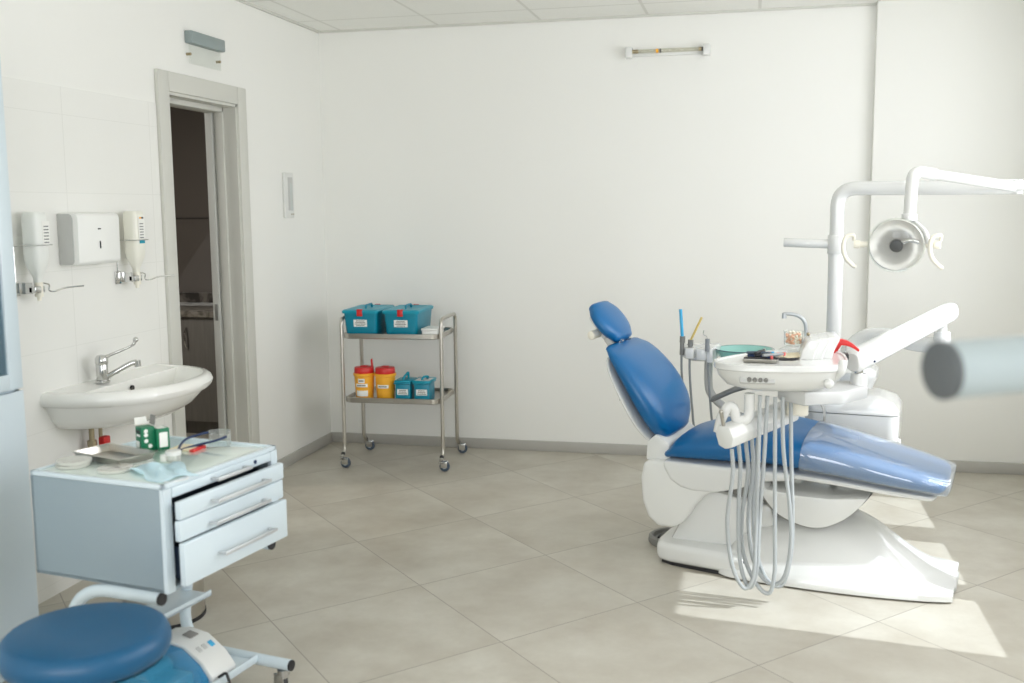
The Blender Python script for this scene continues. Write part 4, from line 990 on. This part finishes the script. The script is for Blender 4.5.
tt = B(); tt.loft([pring(0.965, TZ - 0.026), pring(0.93, TZ - 0.055, c2), pring(0.82, TZ - 0.088, c2), pring(0.58, TZ - 0.108, c2)])
bo = tt.build('tray_body', 'white', tab)
cp = B().box((2.727, -2.518, 0.908), (0.125, 0.02, 0.044), (math.radians(-24), 0, math.radians(-2)), 0.004).build('control_panel', 'greyside', tab)
for k in range(4):
    x = 2.699 + k * 0.0195
    B().cyl((x, -2.524, 0.906), (x - 0.001, -2.538, 0.900), 0.0078, n=14, bev=0.002).build('knob', 'greyrub', cp)
lt = B()
for k in range(4): lt.box((2.699 + k * 0.0195, -2.5235, 0.922), (0.010, 0.004, 0.003), (math.radians(-24), 0, 0))
lt.build('lettering', 'ink', cp)
# moulded instrument rest with three lobes on the right
rs = B()
for k in range(3):
    x = 2.908 + k * 0.034
    y0, y1 = -2.33 + 0.02 * k, -2.15 + 0.02 * k
    q = 0.003 * k
    prf = [(x - 0.03, 0.948), (x - 0.018, 0.985), (x - 0.002, 1.018 + q), (x + 0.008, 1.026 + q), (x + 0.046, 1.028 + q), (x + 0.050, 1.018 + q), (x + 0.030, 0.98), (x + 0.022, 0.948)]
    rs.prism([(px, y0, pz) for px, pz in prf], (0, y1 - y0, 0), 0.010, 3)
rs = rs.build('instrument_rest', 'white2', tab)
B().ball((2.915, -2.2, 1.032), 0.007).build('screw', 'brass', rs)
B().tube([(3.0, -2.44, 0.90), (3.02, -2.47, 0.93), (3.022, -2.46, 0.97)], [0.012, 0.014, 0.01], 12, 4).ball((2.975, -2.5, 0.89), 0.018, (1, 0.8, 1)).build('side_grip', 'white2', tab)
# carrying bracket and lower joint, balance arm up to the rear pivot
br = B().prism([(2.80, -2.36, 0.80), (2.90, -2.42, 0.79), (3.06, -2.12, 0.745), (3.165, -1.96, 0.745), (3.165, -1.84, 0.745), (3.02, -1.86, 0.745), (2.88, -2.1, 0.78)], (0, 0, 0.055), 0.012, 2).build('bracket', 'greyside', tab)
B().cyl((3.13, -1.94, 0.798), (3.13, -1.94, 0.845), 0.036, 0.031, n=24).build('joint_collar', 'white2', br)
B().cyl((3.13, -1.94, 0.845), (3.13, -1.94, 0.885), 0.017, n=16).build('joint_pin', 'chrome', br)
A0, A1 = V3((3.118, -1.98, 0.906)), V3((3.545, -1.45, 1.05))
ba = B(); d = (A1 - A0).normalized(); sd = d.cross(V3((0, 0, 1))).normalized(); un_ = sd.cross(d)
def aring(p, a, h, n=24, e=3.2):
    o = []
    for k in range(n):
        th = 2 * PI * k / n; c, s_ = math.cos(th), math.sin(th)
        o.append(p + sd * a * math.copysign(abs(c) ** (2 / e), c) + un_ * h * math.copysign(abs(s_) ** (2 / e), s_))
    return o
ba.loft([aring(A0 - d * 0.04, 0.018, 0.022), aring(A0 - d * 0.036, 0.03, 0.036), aring(A0 - d * 0.022, 0.037, 0.045), aring(A0 + d * 0.02, 0.038, 0.047), aring(A1 - d * 0.02, 0.033, 0.041), aring(A1 + d * 0.02, 0.032, 0.039), aring(A1 + d * 0.035, 0.026, 0.03), aring(A1 + d * 0.04, 0.016, 0.018)])
ba = ba.build('balance_arm', 'white2', tab)
B().ball(A0 + sd * 0.038 + d * 0.06 - un_ * 0.022, 0.005).build('screw', 'navy', ba)
B().cyl((3.52, -1.46, 0.955), (3.52, -1.46, 1.0), 0.02, n=16).cyl((3.52, -1.46, 0.85), (3.52, -1.46, 0.965), 0.042, 0.034, n=22).build('rear_joint', 'white2', ba)
B().tube([(3.52, -1.46, 0.9), (3.4, -1.38, 0.905), (3.3, -1.3, 0.925), (3.2, -1.24, 0.90), (3.12, -1.22, 0.80)], 0.036, 16, 6).build('base_arm', 'white2', ba)
# curved hanger and hexagonal handpiece holder
hg = B().tube([(2.70, -2.43, 0.835), (2.70, -2.43, 0.76), (2.685, -2.435, 0.735), (2.655, -2.44, 0.74), (2.645, -2.445, 0.775), (2.625, -2.45, 0.785), (2.60, -2.455, 0.74), (2.59, -2.455, 0.69)], 0.0195, 14, 5).build('hanger', 'white2', tab)
q0, q1 = V3((2.612, -2.50, 0.682)), V3((2.862, -2.16, 0.728))
dq = (q1 - q0).normalized(); sq = dq.cross(V3((0, 0, 1))).normalized(); uq = sq.cross(dq)
hexp = [(a_ * 0.82, b_ * 0.82) for a_, b_ in [(0.038, -0.046), (0.05, 0.0), (0.03, 0.046), (-0.03, 0.05), (-0.05, 0.01), (-0.035, -0.046), (0.0, -0.058)]]
hh = B().prism([q0 + sq * a + uq * z for a, z in hexp], q1 - q0, 0.006, 2).build('handpiece_holder', 'white', tab)
B().bx(2.84, 2.92, -2.28, -2.1, 0.725, 0.80, bev=0.01).build('holder_clamp', 'ivory', hh)
B().ball((2.60, -2.50, 0.775), 0.009).cyl((2.60, -2.50, 0.775), (2.61, -2.49, 0.72), 0.007, n=10).build('lever', 'steel', hh)

# hoses: straight drop from the tray, loop near the floor, back up into the holder
HOSES = [
 [(2.738, -2.44, 0.83), (2.737, -2.44, 0.6), (2.733, -2.43, 0.3), (2.728, -2.43, 0.14), (2.70, -2.43, 0.085), (2.665, -2.44, 0.13), (2.64, -2.45, 0.22), (2.628, -2.45, 0.36), (2.645, -2.46, 0.53), (2.640, -2.46, 0.628)],
 [(2.765, -2.42, 0.825), (2.758, -2.42, 0.6), (2.745, -2.42, 0.33), (2.742, -2.42, 0.18), (2.725, -2.41, 0.09), (2.70, -2.41, 0.10), (2.675, -2.41, 0.2), (2.668, -2.41, 0.38), (2.672, -2.42, 0.55), (2.664, -2.42, 0.638)],
 [(2.793, -2.41, 0.82), (2.797, -2.41, 0.58), (2.803, -2.40, 0.3), (2.805, -2.40, 0.14), (2.787, -2.40, 0.062), (2.74, -2.39, 0.09), (2.69, -2.38, 0.2), (2.68, -2.38, 0.34), (2.70, -2.39, 0.52), (2.69, -2.395, 0.645)],
 [(2.82, -2.40, 0.82), (2.827, -2.40, 0.62), (2.855, -2.39, 0.40), (2.862, -2.38, 0.24), (2.838, -2.37, 0.11), (2.78, -2.36, 0.09), (2.725, -2.36, 0.18), (2.705, -2.36, 0.34), (2.718, -2.37, 0.54), (2.712, -2.37, 0.65)],
 [(2.852, -2.34, 0.79), (2.858, -2.34, 0.58), (2.868, -2.34, 0.36), (2.866, -2.34, 0.2), (2.835, -2.34, 0.075), (2.775, -2.34, 0.10), (2.735, -2.34, 0.22), (2.722, -2.34, 0.42), (2.735, -2.34, 0.66)]]
for h in HOSES:
    B().tube(h, 0.0078, 10, 8).build('hose', 'hose', tab)

# things on the tray
t = thing('handpiece_dish', 'small grey dish under the pile of handpieces on the delivery tray', 'dish', (2.74, -2.40, TZ - 0.005), math.radians(-6))
b = B(); b.loft(trayrings(0.062, 0.045, 0.012, fl=0.003)); b.build('dish_body', 'steel', t, sharp=20)
cols = ['black', 'navy', 'black', 'bluegrey', 'black', 'hosed']
rngs = random.Random(3)
labs = ['black pen-like handpiece lying lowest at the front of the pile', 'navy handpiece crossing the front of the pile', 'black handpiece with coral tip pointing right', 'blue-grey handpiece across the top of the pile', 'black handpiece pointing to the back of the tray', 'light grey handpiece leaning out to the right of the pile']
for i in range(6):
    a = math.radians([10, -25, 28, -5, 70, 35][i])
    t = thing('dental_handpiece', labs[i], 'handpiece', (2.735 + [-.01, .0, .025, .0, .0, .05][i], -2.40 + [-.02, .0, .01, .012, .01, .0][i], TZ + 0.008 + 0.0085 * [0, 0.6, 1.2, 2, 2.6, 1.5][i]), a)
    B().lathe([(0.0, -0.05), (0.0055, -0.048), (0.0068, -0.01), (0.005, 0.03), (0.0036, 0.045), (0.0, 0.046)], n=14, rot=(0, PI / 2, 0)).build('grip', cols[i], t)
    B().cyl((0.046, 0, 0.006), (0.046, 0, -0.006), 0.005, n=12).build('head', ['bluestick', 'pinkpl', 'pinkpl', 'bluestick', 'chrome', 'pinkpl'][i], t)
tag(B().lathe([(0.0, -0.055), (0.005, -0.053), (0.0055, 0.03), (0.003, 0.05), (0, 0.052)], n=12, rot=(0, PI / 2, 0)).build('black_pen', 'black', loc=(2.82, -2.41, TZ + 0.0058)), 'black pen lying on the tray right of the handpiece pile', 'pen')
bpy.data.objects['black_pen'].rotation_euler = (0, 0, math.radians(6))
tag(B().box((0, 0, 0.002), (0.13, 0.1, 0.003), None, 0.001).build('paper_sheet', 'cream', loc=(2.86, -2.26, TZ)), 'cream paper sheet on the delivery tray in front of the jar', 'paper')
bpy.data.objects['paper_sheet'].rotation_euler = (0, 0, math.radians(35))
t = thing('cotton_jar', 'clear jar of orange and white pellets on the delivery tray', 'jar', (2.862, -2.17, TZ - 0.004))
B().lathe([(0.0, -0.001), (0.024, -0.001), (0.027, 0.004), (0.03, 0.03), (0.036, 0.034), (0.037, 0.083), (0.039, 0.088), (0.036, 0.088), (0.034, 0.036), (0.027, 0.03), (0.0, 0.028)], n=32).build('jar_glass', 'clear', t)
b = B(); rr_ = random.Random(5)
for i in range(70):
    a = rr_.random() * 2 * PI; r = 0.027 * math.sqrt(rr_.random())
    b.ball((r * math.cos(a), r * math.sin(a), 0.042 + 0.036 * rr_.random()), 0.0062, (1, 1, 1), 8)
o = b.build('pellets', 'beads', t); o['kind'] = 'stuff'
b = B()
for i in range(45):
    a = rr_.random() * 2 * PI; r = 0.0275 * math.sqrt(rr_.random())
    b.ball((r * math.cos(a), r * math.sin(a), 0.044 + 0.038 * rr_.random()), 0.0062, (1, 1, 1), 8)
o = b.build('white_pellets', 'ivory', t); o['kind'] = 'stuff'
t = thing('curing_shield', 'curved red shield on a black clip at the side of the delivery tray', 'shield', (3.042, -2.10, 0.925), 0)
B().prism([(-0.045, -0.05, 0.0), (0.03, -0.05, 0.003), (0.03, -0.05, 0.025), (-0.02, -0.05, 0.022)], (0, 0.07, 0), 0.004).build('clip', 'black', t)
b = B(); n = 14
oa = [(-0.035 + 0.105 * k / n, 0.076 - 0.036 * (k / n) ** 2.2 + 0.008 * math.sin(PI * k / n)) for k in range(n + 1)]
b.prism([(x, -0.03, z) for x, z in oa] + [(x - 0.004, -0.03, z - (0.024 * (1 - k / n) + 0.008)) for (x, z), k in list(zip(oa, range(n + 1)))[::-1]], (0, 0.04, 0), 0.002)
b.prism([(-0.03, -0.02, 0.07), (0.010, -0.02, 0.068), (-0.018, -0.02, 0.02), (-0.052, -0.02, 0.024)], (0, 0.02, 0), 0.002).build('red_shield', 'red', t)
B().tube([(0.018, -0.02, 0.06), (0.02, -0.02, 0.02)], 0.003, 8).build('rod', 'chrome', t)

# ------------------------------------------------------------------ pale pipe arm close to the camera
t = thing('equipment_arm', 'pale grey pipe arm with dark end cap reaching in from the side', 'arm', (3.75, -4.80, 0.0))
dirp = (V3((3.75, -4.72, 1.335)) - V3((2.92, -5.06, 1.329))).normalized()
e0 = V3((2.918, -5.055, 1.329)) - V3((3.75, -4.80, 0))
pe = V3((0, 0.16, 1.352))
B().cyl(e0 + (pe - e0).normalized() * 0.004, pe, 0.034, n=40, bev=0.002).build('pipe', 'pipegrey', t)
B().cyl(e0, e0 + (pe - e0).normalized() * 0.012, 0.0345, n=40, bev=0.003).build('end_cap', 'pipeend', t)
B().cyl((0, 0.16, 0.03), (0, 0.16, 1.42), 0.035, n=28).build('post', 'pipegrey', t)
B().lathe([(0.0, 0.0), (0.22, 0.0), (0.225, 0.012), (0.2, 0.03), (0.06, 0.045), (0.0, 0.045)], (0, 0.16, 0), 40).build('base', 'pipegrey', t)

# ------------------------------------------------------------------ light: sun and sky through the windows
def area(name, loc, rot, sx, sy, e, col=(1, 1, 1)):
    l = bpy.data.lights.new(name, 'AREA'); l.shape = 'RECTANGLE'; l.size = sx; l.size_y = sy; l.energy = e; l.color = col
    o = bpy.data.objects.new(name, l); COL.objects.link(o); o.location = loc; o.rotation_euler = rot
    return o
KW = 25.0
for i, (a, c) in enumerate(rw):
    area('window_daylight', (4.42, (a + c) / 2, (SILL + HEAD) / 2), (0, PI / 2, 0), HEAD - SILL, c - a, KW * rw_sky[i] * (HEAD - SILL) * (c - a), (0.955, 0.965, 1.0))
for a, c in nw:
    area('window_daylight', ((a + c) / 2, -8.22, 1.6), (PI / 2, 0, 0), c - a, 1.6, KW * 0.85 * 1.6 * (c - a), (0.955, 0.97, 1.0))
sun = bpy.data.lights.new('sun', 'SUN'); sun.energy = 3.6; sun.angle = math.radians(0.55); sun.color = (0.87, 0.94, 1.0)
so = bpy.data.objects.new('sun', sun); COL.objects.link(so)
sd_ = V3((-0.991, 0.137, -1.25)).normalized()
so.rotation_euler = sd_.to_track_quat('-Z', 'Y').to_euler()
w = bpy.data.worlds.new('sky'); S.world = w; w.use_nodes = True
nt = w.node_tree; bg = nt.nodes['Background']
bg.inputs[0].default_value = (0.88, 0.93, 1.0, 1); bg.inputs[1].default_value = 0.55

area('hall_fill', (-1.5, -1.6, 2.6), (0, 0, 0), 0.5, 0.5, 30.0, (1.0, 0.95, 0.88))  # unseen light added to lift the dark hallway

# ------------------------------------------------------------------ camera
f = 1043.4
cam = bpy.data.cameras.new('camera'); co = bpy.data.objects.new('camera', cam); COL.objects.link(co)
cam.sensor_width = 36; cam.lens = f * 36 / 1024; cam.clip_start = 0.05
Rr = [(0.97415, 0.0199, -0.2250), (0.2250, -0.12492, 0.9663), (-0.0089, -0.992, -0.1262)]
vp1 = V3((-4010 - 511.5, 250 - 341.0, f)); vp2 = V3((755 - 511.5, 206 - 341.0, f))
dx = -vp1.normalized(); dy = vp2.normalized(); dz = dx.cross(dy).normalized()
if dz.y > 0: dz = -dz
dx = dy.cross(dz).normalized()
Rw = Matrix((dx, dy, dz))            # rows: world axes in camera space (x right, y down, z forward)
right = Rw @ V3((1, 0, 0)); up = Rw @ V3((0, -1, 0)); back = Rw @ V3((0, 0, -1))
mw = Matrix((right, up, back)).transposed().to_4x4(); mw.translation = V3((2.708, -6.332, 1.52))
co.matrix_world = mw
cam.dof.use_dof = True; cam.dof.focus_distance = 4.9; cam.dof.aperture_fstop = 2.6
S.camera = co
S.view_settings.view_transform = 'Standard'; S.view_settings.look = 'None'; S.view_settings.gamma = 1.0
S.view_settings.exposure = -0.07; S.view_settings.use_curve_mapping = False
S.cycles.diffuse_bounces = 8; S.cycles.max_bounces = 14; S.cycles.transparent_max_bounces = 16
S.cycles.use_denoising = True; S.cycles.caustics_reflective = False; S.cycles.caustics_refractive = False

# ------------------------------------------------------------------ groups of repeats
GROUPS = {'bottle_dispenser': 'bottle dispensers above the basin', 'petri_dish': 'petri dishes on the drawer cart', 'disinfection_box': 'large teal boxes on the upper trolley shelf',
          'white_box': 'white boxes on the upper trolley shelf', 'sharps_bucket': 'yellow buckets on the lower trolley shelf', 'small_disinfection_box': 'small teal boxes on the lower trolley shelf',
          'dental_handpiece': 'handpieces piled on the delivery tray', 'suction_tube': 'suction tubes in the assistant holder', 'base_cabinet': 'grey cabinets in the hallway',
          'glove_carton': 'green cartons on the drawer cart', 'green_carton': 'green cartons on the drawer cart'}
for o in bpy.data.objects:
    k = o.name.split('.')[0]
    if o.parent is None and k in GROUPS and 'category' in o: o['group'] = GROUPS[k]
